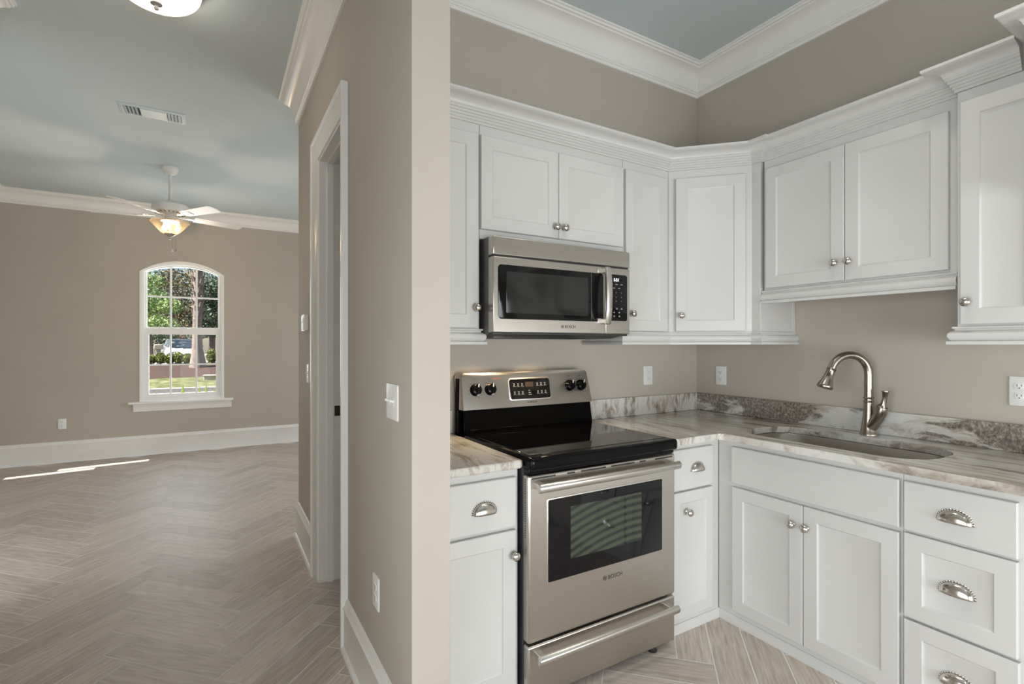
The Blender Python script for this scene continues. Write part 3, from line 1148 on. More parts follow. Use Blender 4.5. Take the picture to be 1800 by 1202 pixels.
sk = thing('kitchen_sink', (2.366, 1.18, 0.66), 'undermount stainless steel sink set in the stone countertop', 'sink')
b = new()
lo = lambda ins, z, r: [(x, y, z) for x, y in rrect(2.172 + ins, 2.560 - ins, 0.800 + ins, 1.560 - ins, max(r, 0.02), 10)]
rings(b, [lo(-0.020, CT - 0.0005, 0.17), lo(-0.004, CT - 0.0005, 0.154), lo(0.0, CT - 0.004, 0.15), lo(0.006, 0.72, 0.144), lo(0.016, 0.69, 0.134), lo(0.040, 0.675, 0.11), lo(0.14, 0.670, 0.04)], False, True)
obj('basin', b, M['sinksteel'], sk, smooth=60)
b = new(); lathe(b, [(0, 0.671), (0.03, 0.671), (0.034, 0.674), (0.042, 0.676), (0.045, 0.672)], Matrix.Translation((2.40, 1.18, 0))); obj('drain', b, M['nickel'], sk)

fa = thing('faucet', (2.642, 1.183, ZC), 'brushed nickel gooseneck pull-down faucet with side lever behind the sink', 'faucet')
fb = Vector((2.642, 1.183, 0))
sd = Vector((-math.cos(RAD(30)), math.sin(RAD(30)), 0))
hd = Vector((-0.30, -0.954, 0))
b = new()
lathe(b, [(0, ZC), (0.037, ZC), (0.037, ZC + 0.003), (0.034, ZC + 0.010), (0.030, ZC + 0.035), (0.025, ZC + 0.075), (0.021, ZC + 0.12), (0.0190, 1.060), (0, 1.060)], Matrix.Translation(fb), 28)
obj('body', b, M['faucet'], fa, smooth=50)
b = new()
lathe(b, [(0, 1.058), (0.0205, 1.058), (0.0225, 1.062), (0.0205, 1.066), (0.018, 1.068), (0.018, 1.074), (0.0205, 1.076), (0.0225, 1.080), (0.0205, 1.084), (0, 1.084)], Matrix.Translation(fb), 28)
obj('collar', b, M['faucet'], fa, smooth=50)
rr = 0.0895
zc_ = 1.192
pts = [fb + Vector((0, 0, 1.08)), fb + Vector((0, 0, 1.14))]
for k in range(0, 13):
    a = RAD(180 - 166 * k / 12)
    pts.append(fb + sd * (rr + rr * math.cos(a)) + Vector((0, 0, zc_ + rr * math.sin(a))))
b = new(); tube(b, pts, [0.0185, 0.0182] + [0.0178] * 13, 18); obj('spout', b, M['faucet'], fa, smooth=60)
end = pts[-1]
dn = (pts[-1] - pts[-2]).normalized()
q = Vector((0, 0, 1)).rotation_difference(dn).to_matrix().to_4x4()
q.translation = end
b = new()
lathe(b, [(0, -0.004), (0.0195, -0.004), (0.0215, 0.0), (0.0195, 0.004), (0.0178, 0.010), (0.0200, 0.035), (0.0255, 0.060), (0.0330, 0.080), (0.0345, 0.088), (0.032, 0.093), (0.022, 0.090), (0, 0.090)], q, 24)
sp = obj('spray_head', b, M['faucet'], fa, smooth=50)
b = new()
vw = (Vector((0, 0, 1.2)) - end); vw.z = 0; vw = vw.normalized()
vw = (vw + sd * 0.3).normalized()
ctr = end + dn * 0.034 + vw * 0.0188
mb = Matrix((vw.cross(dn).normalized(), dn, vw)).transposed().to_4x4(); mb.translation = ctr
plate(b, mb, -0.0065, 0.0065, -0.018, 0.018, -0.004, 0.002, 0.005, 0.001)
obj('spray_button', b, M['dark'], sp)
b = new()
p0 = fb + Vector((0, 0, 0.935))
tube(b, [p0, p0 + hd * 0.022 + Vector((0, 0, 0.022)), p0 + hd * 0.045 + Vector((0, 0, 0.055)), p0 + hd * 0.062 + Vector((0, 0, 0.088)), p0 + hd * 0.066 + Vector((0, 0, 0.108))],
     [0.026, 0.0255, 0.0245, 0.0265, 0.0225], 18)
obj('valve_body', b, M['faucet'], fa, smooth=60)
b = new()
p1 = p0 + hd * 0.066 + Vector((0, 0, 0.106))
tube(b, [p1, p1 + Vector((0, 0, 0.006)), p1 + hd * 0.006 + Vector((0, 0, 0.016)), p1 + hd * 0.014 + Vector((0, 0, 0.045)), p1 + hd * 0.017 + Vector((0, 0, 0.070)), p1 + hd * 0.017 + Vector((0, 0, 0.074)), p1 + hd * 0.017 + Vector((0, 0, 0.078))],
     [0.0215, 0.018, 0.0115, 0.0098, 0.0125, 0.0155, 0.0150], 16)
obj('lever', b, M['faucet'], fa, smooth=60)

# ------------------------------------------------------------------ range
RX0, RX1, RF = 0.975, 1.741, 1.541
st = thing('kitchen_stove', (1.358, 1.9, 0), 'freestanding stainless steel electric stove with black glass top', 'stove')
b = new(); box(b, RX0 + 0.003, RX1 - 0.003, RF + 0.040, 2.19, 0.045, 0.885); obj('body', b, M['blackside'], st, bevel=0.002)
for x in (RX0 + 0.05, RX1 - 0.11):
    for y in (RF + 0.03, 2.1):
        b = new(); lathe(b, [(0, 0), (0.020, 0), (0.022, 0.006), (0.014, 0.012), (0.012, 0.047), (0, 0.047)], Matrix.Translation((x, y, 0)), 14); obj('foot', b, M['dark'], st)
# cooktop: enamel rim and glass
b = new(); box(b, RX0, RX1, RF - 0.020, 2.10, 0.869, 0.918)
obj('cooktop_rim', b, M['black'], st, bevel=0.015, segs=5)
b = new(); box(b, RX0 + 0.004, RX1 - 0.004, RF + 0.004, RF + 0.06, 0.853, 0.876); obj('vent_trim', b, M['black'], st, bevel=0.004)
b = new(); box(b, RX0 + 0.022, RX1 - 0.022, RF + 0.030, 2.065, 0.905, 0.9195); obj('glass_top', b, M['glasstop'], st, bevel=0.0015)
# backguard
BT, BB = 1.198, 1.025
YB0, YB1 = 2.128, 2.105      # front face top / bottom
b = new()
box(b, RX0 + 0.002, RX1 - 0.004, 2.150, 2.195, 0.900, 1.17)
rings(b, [[(RX0 + 0.01, 2.09, 0.905), (RX1 - 0.012, 2.09, 0.905), (RX1 - 0.012, 2.11, 1.03), (RX0 + 0.01, 2.11, 1.03)], [(RX0 + 0.01, 2.12, 0.905), (RX1 - 0.012, 2.12, 0.905), (RX1 - 0.012, 2.12, 1.03), (RX0 + 0.01, 2.12, 1.03)]], True, True)
box(b, RX0 + 0.03, RX1 - 0.03, 2.086, 2.10, 0.905, 0.936)
obj('backguard', b, M['blackback'], st, bevel=0.004)
b = new()
xs = RX0 + 0.003, RX1 - 0.0


def bgl(y, tt, ins):
    """outline of the stainless fascia: straight foot, sides lean in, rounded shoulders"""
    out = [(xs[0] + ins, BB), (xs[1] - ins, BB)]
    for k in range(7):
        a = RAD(90 * k / 6)
        out.append((xs[1] - 0.038 - ins + 0.024 * math.cos(a), BT - 0.026 + 0.024 * math.sin(a)))
    for k in range(7):
        a = RAD(90 + 90 * k / 6)
        out.append((xs[0] + 0.022 + ins + 0.020 * math.cos(a), BT - 0.026 + 0.024 * math.sin(a)))
    return [(x, y + (z - BB) * 0.20 + tt, z) for x, z in out]


rings(b, [bgl(YB1, 0.075, 0.0), bgl(YB1, 0.004, 0.0), bgl(YB1, 0.0, 0.004)], True, True)
fas = obj('control_fascia', b, M['steel'], st, smooth=50)
# fascia plane frame
fu, fn_ = Vector((1, 0, 0)), Vector((0, -1, 0.20)).normalized()
fv = fn_.cross(fu).normalized()
mf = Matrix((fu, fv, fn_)).transposed().to_4x4()
mf.translation = Vector((0, YB1, BB))
ks = 1 / math.cos(math.atan(0.20))
b = new(); plate(b, mf, 1.228, 1.478, 0.030, 0.142, -0.002, 0.0025, 0.016, 0.0015); obj('display_bezel', b, M['steelv'], fas)
b = new(); plate(b, mf, 1.234, 1.472, 0.036, 0.136, 0.0, 0.0034, 0.013, 0.0006)
dsp = obj('display', b, M['mwglass'], fas)
b = new()
for row, v in enumerate((0.108, 0.068)):
    for u in (1.262, 1.285, 1.308, 1.398, 1.421, 1.444):
        for k, (du, w) in enumerate(((-0.006, 0.008), (-0.004, 0.006), (-0.006, 0.009))):
            ubox(b, mf, u + du, u + du + w, v - 0.006 + k * 0.005, v - 0.004 + k * 0.005, 0.0034, 0.0038)
        ubox(b, mf, u - 0.0095, u + 0.0095, v - 0.0095, v - 0.0088, 0.0034, 0.0037)
for k in range(3):
    ubox(b, mf, 1.340, 1.350 + 0.004 * (2 - k), 0.056 + k * 0.010, 0.0585 + k * 0.010, 0.0034, 0.0038)
obj('touch_keys', b, M['print'], fas)
b = new(); ubox(b, mf, 1.325, 1.372, 0.096, 0.120, 0.0034, 0.0037); obj('clock_window', b, plain('unlit_clock_window', (0.055, 0.035, 0.025), 0.2), fas)
b = new()
emblem(b, mf, 1.334, 0.020, 0.0006, 0.0052)
textmesh(b, 'BOSCH', 0.0125, mf @ Matrix.Translation((1.344, 0.0156, 0.0008)))
obj('logo', b, M['logo'], fas)
for u, v in ((1.050, 0.092), (1.128, 0.092), (1.600, 0.092), (1.672, 0.091)):
    mk = mf @ Matrix.Translation((u, v, 0))
    b = new()
    lathe(b, [(0, 0.0006), (0.030, 0.0006), (0.030, 0.003), (0.0285, 0.004), (0.027, 0.010), (0.0235, 0.022), (0.020, 0.024), (0, 0.024)], mk, 28)
    kb = obj('control_knob', b, M['black'], st, smooth=40)
    b = new()
    t = new(); box(t, -0.0075, 0.0075, -0.026, 0.027, 0.020, 0.031); bmesh.ops.bevel(t, geom=t.edges[:], offset=0.004, segments=2, affect='EDGES'); xf(t, mk @ Matrix.Rotation(RAD(-12), 4, 'Z')); merge(b, t)
    obj('grip', b, M['black'], kb)
    b = new(); t = new(); box(t, -0.0022, 0.0022, 0.010, 0.026, 0.0305, 0.0318); xf(t, mk @ Matrix.Rotation(RAD(-12), 4, 'Z')); merge(b, t)
    obj('pointer', b, M['plastic'], kb)
    b = new()
    for k in range(11):
        a = RAD(-50 + 28 * k)
        t = new(); box(t, -0.003, 0.003, 0.0365, 0.0385, 0.0005, 0.0009); xf(t, mk @ Matrix.Rotation(a, 4, 'Z')); merge(b, t)
    ubox(b, mf, u - 0.008, u + 0.006, v + 0.048, v + 0.051, 0.0005, 0.0009)
    obj('dial_marks', b, M['logo'], fas)
b = new(); ubox(b, mf, 1.150, 1.185, 0.142, 0.1445, 0.0005, 0.0009); obj('hot_surface_label', b, M['redprint'], fas)
# oven door
m = FB(RF)
b = new()
ubox(b, m, RX0, RX1, 0.236, 0.851, -0.040, 0.0)
od = obj('oven_door', b, M['steel'], st, bevel=0.009, segs=3)
b = new(); plate(b, m, 1.056, 1.662, 0.440, 0.756, -0.004, 0.0022, 0.008, 0.001); obj('window_bezel', b, M['steelv'], od)
b = new(); plate(b, m, 1.061, 1.657, 0.445, 0.751, 0.0, 0.0030, 0.006, 0.0005); ow = obj('oven_window', b, plain('dark_oven_glass', (0.004, 0.004, 0.005), 0.04, 0, 0.35), od)
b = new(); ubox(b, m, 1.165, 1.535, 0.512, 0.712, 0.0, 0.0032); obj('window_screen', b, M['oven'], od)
for a0, a1 in ((0.990, 1.096), (1.151, 1.187), (1.217, 1.342), (1.371, 1.498), (1.527, 1.562), (1.617, 1.722)):
    b = new(); ubox(b, m, a0, a1, 0.8365, 0.8425, -0.004, 0.0006)
    obj('door_vent', b, M['dark'], od)
b = new()
for k in range(26):
    z = 0.62 + k * 0.0085
    box(b, RX0 - 0.0006, RX0 + 0.002, RF + 0.018, RF + 0.023, z, z + 0.004)
obj('side_vent', b, M['dark'], od)
b = new()
emblem(b, m, 1.337, 0.3965, 0.0002, 0.0095)
textmesh(b, 'BOSCH', 0.0235, m @ Matrix.Translation((1.354, 0.388, 0.0004)))
obj('logo', b, M['logo'], od)


def bar_handle(parent, zc, u0, u1, hh=0.035, out=0.056):
    b = new()
    lp = []
    L = [(0.034, -0.010), (0.040, -0.014), (out - 0.006, -0.012), (out, -0.004), (out, 0.006), (out - 0.008, 0.013), (out - 0.016, 0.014), (0.036, 0.008)]
    loops = []
    for u in (u0, u0 + 0.004, u1 - 0.004, u1):
        s = 0.82 if u in (u0, u1) else 1.0
        cn, cv = 0.042, 0.0
        loops.append([(u, zc + cv + (v - cv) * s * hh / 0.028, cn + (n - cn) * s) for n, v in L])
    rings(b, loops, True, True)
    xf(b, m)
    for u in (u0 + 0.012, u1 - 0.040):
        ubox(b, m, u, u + 0.028, zc - 0.011, zc + 0.012, -0.002, 0.040)
    return obj('handle', b, M['steelv'], parent, bevel=0.003, smooth=50)


bar_handle(od, 0.812, 0.992, 1.722)
b = new(); ubox(b, m, RX0, RX1 - 0.002, 0.030, 0.226, -0.036, 0.0)
sdw = obj('storage_drawer', b, M['steel'], st, bevel=0.007, segs=3)
bar_handle(sdw, 0.193, 0.992, 1.714)

# ------------------------------------------------------------------ microwave
MX0, MX1, MF = 0.979, 1.734, 1.816
m = FB(MF)
mw = thing('microwave', (1.356, 2.0, 1.372), 'over-the-range stainless microwave with black window above the stove', 'microwave')
b = new(); box(b, MX0 + 0.002, MX1 - 0.004, MF + 0.045, YW - 0.004, 1.374, 1.782); obj('body', b, M['greyside'], mw, bevel=0.002)
b = new(); ubox(b, m, MX0, MX1, 1.703, 1.779, -0.045, 0.0); obj('vent_panel', b, M['steel'], mw, bevel=0.003)
b = new(); ubox(b, m, MX0 + 0.004, MX1 - 0.004, 1.694, 1.704, -0.045, -0.008); obj('vent_gap', b, M['dark'], mw)
b = new(); ubox(b, m, MX0, 1.5795, 1.381, 1.695, -0.045, 0.0); mdo = obj('door', b, M['steel'], mw, bevel=0.003)
b = new(); plate(b, m, 1.001, 1.566, 1.437, 1.663, -0.002, 0.0016, 0.016, 0.0006); obj('door_glass', b, M['mwglass'], mdo)
b = new(); plate(b, m, 1.040, 1.475, 1.462, 1.636, 0.0, 0.0020, 0.004, 0.0002); obj('door_screen', b, M['mwscreen'], mdo)
b = new(); ubox(b, m, 1.492, 1.4935, 1.437, 1.663, 0.0, 0.0026); obj('door_seam', b, M['greyside'], mdo)
b = new()
loops = []
for v, dn_, hw in ((1.424, 0.030, 0.0150), (1.430, 0.036, 0.0165), (1.50, 0.043, 0.0165), (1.558, 0.045, 0.0165), (1.62, 0.043, 0.0165), (1.686, 0.036, 0.0165), (1.692, 0.030, 0.0150)):
    uc = 1.571
    loops.append([(uc - hw, v, dn_ - 0.012), (uc + hw, v, dn_ - 0.012), (uc + hw, v, dn_ - 0.003), (uc + hw * 0.6, v, dn_), (uc - hw * 0.6, v, dn_), (uc - hw, v, dn_ - 0.003)])
rings(b, loops, True, True)
xf(b, m)
for v0, v1 in ((1.428, 1.452), (1.664, 1.688)):
    ubox(b, m, 1.530, 1.583, v0, v1, -0.001, 0.006)
    ubox(b, m, 1.556, 1.586, v0 + 0.002, v1 - 0.002, 0.0, 0.030)
obj('handle', b, M['steelv'], mdo, bevel=0.002, smooth=50)
b = new()
emblem(b, m, 1.330, 1.4105, 0.0002, 0.0075)
textmesh(b, 'BOSCH', 0.0185, m @ Matrix.Translation((1.343, 1.404, 0.0004)))
obj('logo', b, M['logo'], mdo)
b = new(); ubox(b, m, 1.5815, MX1, 1.381, 1.695, -0.045, 0.0); mcp = obj('control_panel', b, M['steel'], mw, bevel=0.003)
b = new(); plate(b, m, 1.592, 1.716, 1.443, 1.664, -0.002, 0.0016, 0.012, 0.0006); obj('keypad', b, M['mwglass'], mcp)
b = new(); textmesh(b, '5:51', 0.021, m @ Matrix.Translation((1.629, 1.632, 0.0018)), depth=0.0003); obj('clock_digits', b, M['digit'], mcp)
b = new()
for v, us_, w in ((1.617, (1.610, 1.640, 1.672), 0.014), (1.599, (1.626, 1.658), 0.012), (1.578, (1.612, 1.644, 1.676), 0.004), (1.557, (1.612, 1.644, 1.676), 0.004), (1.538, (1.612, 1.644, 1.676), 0.004),
                  (1.519, (1.612,), 0.010), (1.500, (1.612, 1.644, 1.674), 0.011), (1.482, (1.628, 1.660), 0.009), (1.464, (1.628, 1.660), 0.010)):
    for u in us_:
        ubox(b, m, u, u + w, v - 0.0012, v + 0.0012, 0.0016, 0.0020)
        if w in (0.009, 0.010, 0.011):
            ubox(b, m, u + 0.002, u + w - 0.002, v + 0.003, v + 0.005, 0.0016, 0.0020)
obj('keypad_marks', b, M['print'], mcp)
b = new()
box(b, MX0 + 0.004, MX1 - 0.006, MF + 0.012, MF + 0.05, 1.372, 1.381)
rings(b, [[(MX0 + 0.01, MF + 0.02, 1.3755), (MX1 - 0.02, MF + 0.02, 1.3755), (MX1 - 0.02, YW - 0.02, 1.3755), (MX0 + 0.01, YW - 0.02, 1.3755)],
          [(MX0 + 0.03, MF + 0.05, 1.358), (MX1 - 0.08, MF + 0.05, 1.358), (MX1 - 0.08, YW - 0.03, 1.358), (MX0 + 0.03, YW - 0.03, 1.358)],
          [(MX0 + 0.045, MF + 0.065, 1.358), (MX1 - 0.095, MF + 0.065, 1.358), (MX1 - 0.095, YW - 0.045, 1.358), (MX0 + 0.045, YW - 0.045, 1.358)],
          [(MX0 + 0.045, MF + 0.065, 1.3755), (MX1 - 0.095, MF + 0.065, 1.3755), (MX1 - 0.095, YW - 0.045, 1.3755), (MX0 + 0.045, YW - 0.045, 1.3755)]], True, True)
ub = obj('underside', b, M['blackside'], mw)
WARM = (1.0, 0.72, 0.44)
for x in (1.08, 1.40):
    b = new(); lathe(b, [(0, 1.3715), (0.018, 1.3715), (0.021, 1.3725), (0.021, 1.3760)], Matrix.Translation((x, 2.02, 0)), 20)
    obj('cooktop_lamp', b, emissive('cooktop_lamp_glow', WARM, 6.0), ub)
    l = bpy.data.lights.new('cooktop_lamp_light', 'SPOT')
    l.energy = 9.0
    l.color = WARM
    l.spot_size = RAD(120)
    l.spot_blend = 0.6
    l.shadow_soft_size = 0.018
    o = bpy.data.objects.new('cooktop_lamp_light', l)
    COL.objects.link(o)
    o.location = (x, 2.02, 1.368)


# ------------------------------------------------------------------ outlets and switches
def receptacle(root, m, uc, vc, n0):
    for dv in (0.0195, -0.0195):
        b = new()
        plate(b, m, uc - 0.0165, uc + 0.0165, vc + dv - 0.0135, vc + dv + 0.0135, n0 - 0.001, n0 + 0.0016, 0.010, 0.0006)
        for du in (-0.0065, 0.0065):
            ubox(b, m, uc + du - 0.0010, uc + du + 0.0010, vc + dv - 0.001, vc + dv + 0.0075, n0 + 0.0012, n0 + 0.0018, 1)
        t = new(); lathe(t, [(0, n0 + 0.0012), (0.0024, n0 + 0.0012), (0.0024, n0 + 0.0018), (0, n0 + 0.0018)], m @ Matrix.Translation((uc, vc + dv - 0.007, 0)), 10); merge(b, t, 1)
        obj('socket', b, [M['plastic'], M['dark']], root)


def outlet(m, uc, vc, label, w=0.0735, h=0.117, cover=None):
    r = thing('power_outlet', m @ Vector((uc, vc, 0)), label, 'outlet', 'wall outlets')
    b = new(); plate(b, m, uc - w / 2, uc + w / 2, vc - h / 2, vc + h / 2, 0.0002, 0.0062, 0.005, 0.0035)
    obj('cover_plate', b, M['plastic'], r)
    receptacle(r, m, uc, vc, 0.0062)
    return r


outlet(FB(YW), 2.272, 1.142, 'white outlet on the stove wall between stove and corner')
outlet(FR(XW), -2.038, 1.137, 'white outlet on the sink wall nearest the corner')
mo = FR(XW)
r = thing('power_outlet', mo @ Vector((-0.645, 1.147, 0)), 'double-width white outlet plate at the right edge above the backsplash', 'outlet', 'wall outlets')
b = new(); plate(b, mo, -0.717, -0.583, 1.147 - 0.058, 1.147 + 0.058, 0.0002, 0.0062, 0.005, 0.0035); obj('cover_plate', b, M['plastic'], r)
receptacle(r, mo, -0.686, 1.147, 0.0062)
receptacle(r, mo, -0.622, 1.147, 0.0062)
outlet(FB(YF), -1.505, 0.433, 'white outlet low on the window wall left of the window')
outlet(FR(XH), -1.787, 0.449, 'white outlet low on the hall side of the partition near the baseboard')


def toggle_plate(m, uc, vc, n, label, w, group='wall switches'):
    r = thing('light_switch', m @ Vector((uc, vc, 0)), label, 'switch', group)
    b = new(); plate(b, m, uc - w / 2, uc + w / 2, vc - 0.058, vc + 0.058, 0.0002, 0.0062, 0.005, 0.0035)
    for k in range(n):
        for dv in (0.030, -0.030):
            t = new(); lathe(t, [(0, 0.0066), (0.0028, 0.0066), (0.0028, 0.0072), (0, 0.0074)], m @ Matrix.Translation((uc + (k - (n - 1) / 2) * 0.046, vc + dv, 0)), 10); merge(b, t)
    obj('cover_plate', b, M['plastic'], r)
    for k in range(n):
        uu = uc + (k - (n - 1) / 2) * 0.046
        b = new()
        ubox(b, m, uu - 0.005, uu + 0.005, vc - 0.012, vc + 0.012, 0.0055, 0.0075)
        t = new(); box(t, uu - 0.004, uu + 0.004, -0.004, 0.004, 0.004, 0.021); xf(t, Matrix.Translation((0, vc, 0)) @ Matrix.Rotation(RAD(-18), 4, 'X')); xf(t, m); merge(b, t)
        obj('toggle', b, M['plastic'], r, bevel=0.001)
    return r


toggle_plate(FR(XH), -1.594, 1.145, 2, 'two-gang toggle switch plate on the hall side of the partition', 0.116)
toggle_plate(FR(XH), -3.325, 1.150, 1, 'single toggle switch below the thermostat beside the door casing', 0.0735)
m = FR(XH)
r = thing('thermostat', (XH, 3.41, 1.47), 'small white thermostat on the far end of the hall wall', 'thermostat')
b = new(); plate(b, m, -3.475, -3.335, 1.415, 1.518, 0.0002, 0.024, 0.008, 0.004); obj('case', b, M['plastic'], r)
b = new(); plate(b, m, -3.455, -3.385, 1.465, 1.505, 0.022, 0.0248, 0.003, 0.0005); obj('screen', b, plain('grey_lcd', (0.42, 0.45, 0.40), 0.2), r)

# ------------------------------------------------------------------ hall ceiling: vent, flush light, fan
r = thing('ceiling_vent', (-0.397, 4.46, ZH - 0.012), 'pale rectangular air vent with louvres in the hall ceiling', 'vent')
vx0, vx1, vy0, vy1 = -0.597, -0.197, 4.365, 4.565
b = new()
t = new()
lp = lambda ins, z: [(vx0 + ins, vy0 + ins, z), (vx1 - ins, vy0 + ins, z), (vx1 - ins, vy1 - ins, z), (vx0 + ins, vy1 - ins, z)]
rings(t, [lp(0, ZH - 0.0005), lp(0, ZH - 0.003), lp(0.012, ZH - 0.009), lp(0.028, ZH - 0.009), lp(0.030, ZH - 0.0008)])
merge(b, t)
obj('frame', b, M['register'], r, smooth=30)
b = new(); box(b, vx0 + 0.03, vx1 - 0.03, vy0 + 0.03, vy1 - 0.03, ZH - 0.0020, ZH - 0.0006); obj('duct_opening', b, M['duct'], r)
b = new()
t = new(); box(t, vx0 + 0.125, vx1 - 0.115, vy0 + 0.028, vy1 - 0.028, ZH - 0.012, ZH - 0.004); merge(b, t)
obj('centre_panel', b, M['register'], r, bevel=0.003)
for k in range(4):
    for x, s in ((vx0 + 0.040 + k * 0.021, 1), (vx1 - 0.040 - k * 0.021, -1)):
        b = new(); t = new(); box(t, -0.0095, 0.0095, vy0 + 0.03, vy1 - 0.03, -0.0008, 0.0008); xf(t, Matrix.Translation((x, 0, ZH - 0.008)) @ Matrix.Rotation(RAD(32 * s), 4, 'Y')); merge(b, t)
        obj('louvre', b, M['register'], r)

r = thing('flush_ceiling_light', (-0.238, 2.80, ZH), 'frosted glass bowl ceiling light at the top edge of the hall', 'ceiling light')
ft = Matrix.Translation((-0.238, 2.80, ZH))
b = new(); lathe(b, [(0, 0), (0.165, 0), (0.187, -0.008), (0.186, -0.026), (0.180, -0.032), (0.17, -0.032)], ft, 40); obj('canopy', b, M['nickel'], r)
t_ = NT('frosted_lit_glass')
setb(t_, (0.35, 0.32, 0.27), 0.35)
lw = t_.n('ShaderNodeLayerWeight')
lw.inputs['Blend'].default_value = 0.35
t_.l(t_.ramp(lw.outputs['Facing'], [(0.0, (1.0, 0.93, 0.82)), (0.40, (0.75, 0.66, 0.54)), (0.75, (0.18, 0.145, 0.11)), (1.0, (0.085, 0.062, 0.042))]), t_.b.inputs['Emission Color'])
t_.b.inputs['Emission Strength'].default_value = 13.0
b = new()
pr = [(0.178, -0.030)] + [(0.178 * math.cos(RAD(90 * k / 12)) ** 0.8 if k < 12 else 0, -0.030 - 0.092 * math.sin(RAD(90 * k / 12))) for k in range(1, 13)]
lathe(b, pr, ft, 48); obj('glass_bowl', b, t_.m, r, smooth=60)
b = new(); lathe(b, [(0, -0.119), (0.024, -0.120), (0.024, -0.126), (0.016, -0.130), (0.008, -0.133), (0.007, -0.139), (0.011, -0.144), (0.008, -0.151), (0, -0.153)], ft, 20); obj('finial', b, plain('grey_finial_metal', (0.30, 0.29, 0.28), 0.4), r, label='pale grey round finial')

FC = Vector((-0.383, 5.762, 0))
r = thing('ceiling_fan', (FC.x, FC.y, ZH), 'white five-blade ceiling fan with a lit amber glass bowl', 'ceiling fan')
T = Matrix.Translation(FC)
b = new(); lathe(b, [(0, ZH - 0.0005), (0.070, ZH - 0.0005), (0.071, ZH - 0.02), (0.060, ZH - 0.048), (0.040, ZH - 0.062), (0.018, ZH - 0.066), (0, ZH - 0.066)], T, 28); obj('canopy', b, M['fan'], r)
b = new(); lathe(b, [(0, ZH - 0.06), (0.0135, ZH - 0.06), (0.0135, 2.67), (0, 2.67)], T, 16); obj('downrod', b, M['fan'], r)
b = new(); lathe(b, [(0.014, 2.705), (0.028, 2.70), (0.030, 2.672), (0.060, 2.668), (0.135, 2.662), (0.146, 2.650), (0.148, 2.600), (0.142, 2.588), (0.12, 2.582), (0.07, 2.565), (0.045, 2.562), (0.045, 2.515), (0.075, 2.510), (0.075, 2.500), (0, 2.500)], T, 40)
obj('motor_housing', b, M['fan'], r, smooth=35)
b = new()
for k in range(20):
    t = new(); box(t, 0.075, 0.125, -0.0035, 0.0035, 2.570, 2.5795); xf(t, T @ Matrix.Rotation(RAD(18 * k), 4, 'Z')); merge(b, t)
obj('vent_slot', b, M['brown'], r)
for k in range(5):
    rot = T @ Matrix.Rotation(RAD(18 + 72 * k), 4, 'Z')
    b = new()
    t = new()
    box(t, 0.06, 0.235, -0.014, 0.014, -0.003, 0.003); box(t, 0.20, 0.30, -0.034, 0.034, -0.003, 0.0015)
    xf(t, rot @ Matrix.Translation((0, 0, 2.548)) @ Matrix.Rotation(RAD(-12), 4, 'X')); merge(b, t)
    obj('blade_iron', b, M['fan'], r, bevel=0.002)
    b = new()
    t = new()
    ol = [(0.205, -0.050), (0.60, -0.066)] + [(0.612 + 0.028 * math.cos(RAD(-90 + 180 * j / 8)), 0.062 * math.sin(RAD(-90 + 180 * j / 8))) for j in range(1, 8)] + [(0.60, 0.066), (0.205, 0.050)]
    rings(t, [[(x, y, 0.0015) for x, y in ol], [(x, y, 0.0075) for x, y in ol]], True, True)
    xf(t, rot @ Matrix.Translation((0, 0, 2.548)) @ Matrix.Rotation(RAD(-12), 4, 'X')); merge(b, t)
    obj('blade', b, M['fan'], r, smooth=30)
tg = NT('amber_ribbed_glass')
tg.t.nodes.remove(tg.b)
tr_ = tg.n('ShaderNodeBsdfTransparent'); tr_.inputs[0].default_value = (1.0, 0.80, 0.52, 1)
tl_ = tg.n('ShaderNodeBsdfTranslucent'); tl_.inputs[0].default_value = (1.0, 0.78, 0.50, 1)
gl_ = tg.n('ShaderNodeBsdfGlossy'); gl_.inputs['Roughness'].default_value = 0.08
wv = tg.n('ShaderNodeTexWave', bands_direction='Z'); wv.inputs['Scale'].default_value = 28.0; wv.inputs['Distortion'].default_value = 1.5
tg.l(tg.coords(), wv.inputs[0])
mr = tg.n('ShaderNodeMapRange'); mr.inputs['To Min'].default_value = 0.01; mr.inputs['To Max'].default_value = 0.05
tg.l(wv.outputs['Fac'], mr.inputs[0])
m1 = tg.n('ShaderNodeMixShader'); tg.l(mr.outputs[0], m1.inputs[0]); tg.l(tr_.outputs[0], m1.inputs[1]); tg.l(tl_.outputs[0], m1.inputs[2])
m2 = tg.n('ShaderNodeMixShader'); m2.inputs[0].default_value = 0.10; tg.l(m1.outputs[0], m2.inputs[1]); tg.l(gl_.outputs[0], m2.inputs[2])
tg.l(m2.outputs[0], tg.out.inputs[0])
b = new()
lathe(b, [(0.158, 2.498), (0.162, 2.494), (0.155, 2.484), (0.135, 2.462), (0.110, 2.432), (0.082, 2.402), (0.052, 2.380), (0.030, 2.372)], T, 40)
obj('light_bowl', b, tg.m, r, smooth=60, label='amber ribbed glass bowl')
b = new(); lathe(b, [(0.048, 2.383), (0.048, 2.377), (0.034, 2.368), (0.020, 2.358), (0.010, 2.352), (0.008, 2.344), (0.010, 2.338), (0.006, 2.330), (0, 2.328)], T, 24); obj('finial', b, M['nickel'], r)
b = new(); lathe(b, [(0.005, 2.500), (0.005, 2.38)], T, 10); obj('centre_stem', b, M['fan'], r)
BULB = emissive('warm_bulb_glow', (1.0, 0.86, 0.62), 6.0)
for k in range(3):
    a = RAD(-100 + 120 * k)
    p = FC + Vector((0.062 * math.cos(a), 0.062 * math.sin(a), 0))
    b = new(); lathe(b, [(0, 2.412), (0.014, 2.416), (0.022, 2.430), (0.022, 2.444), (0.012, 2.466), (0.010, 2.492), (0, 2.492)], Matrix.Translation(p), 14); obj('bulb', b, BULB, r)
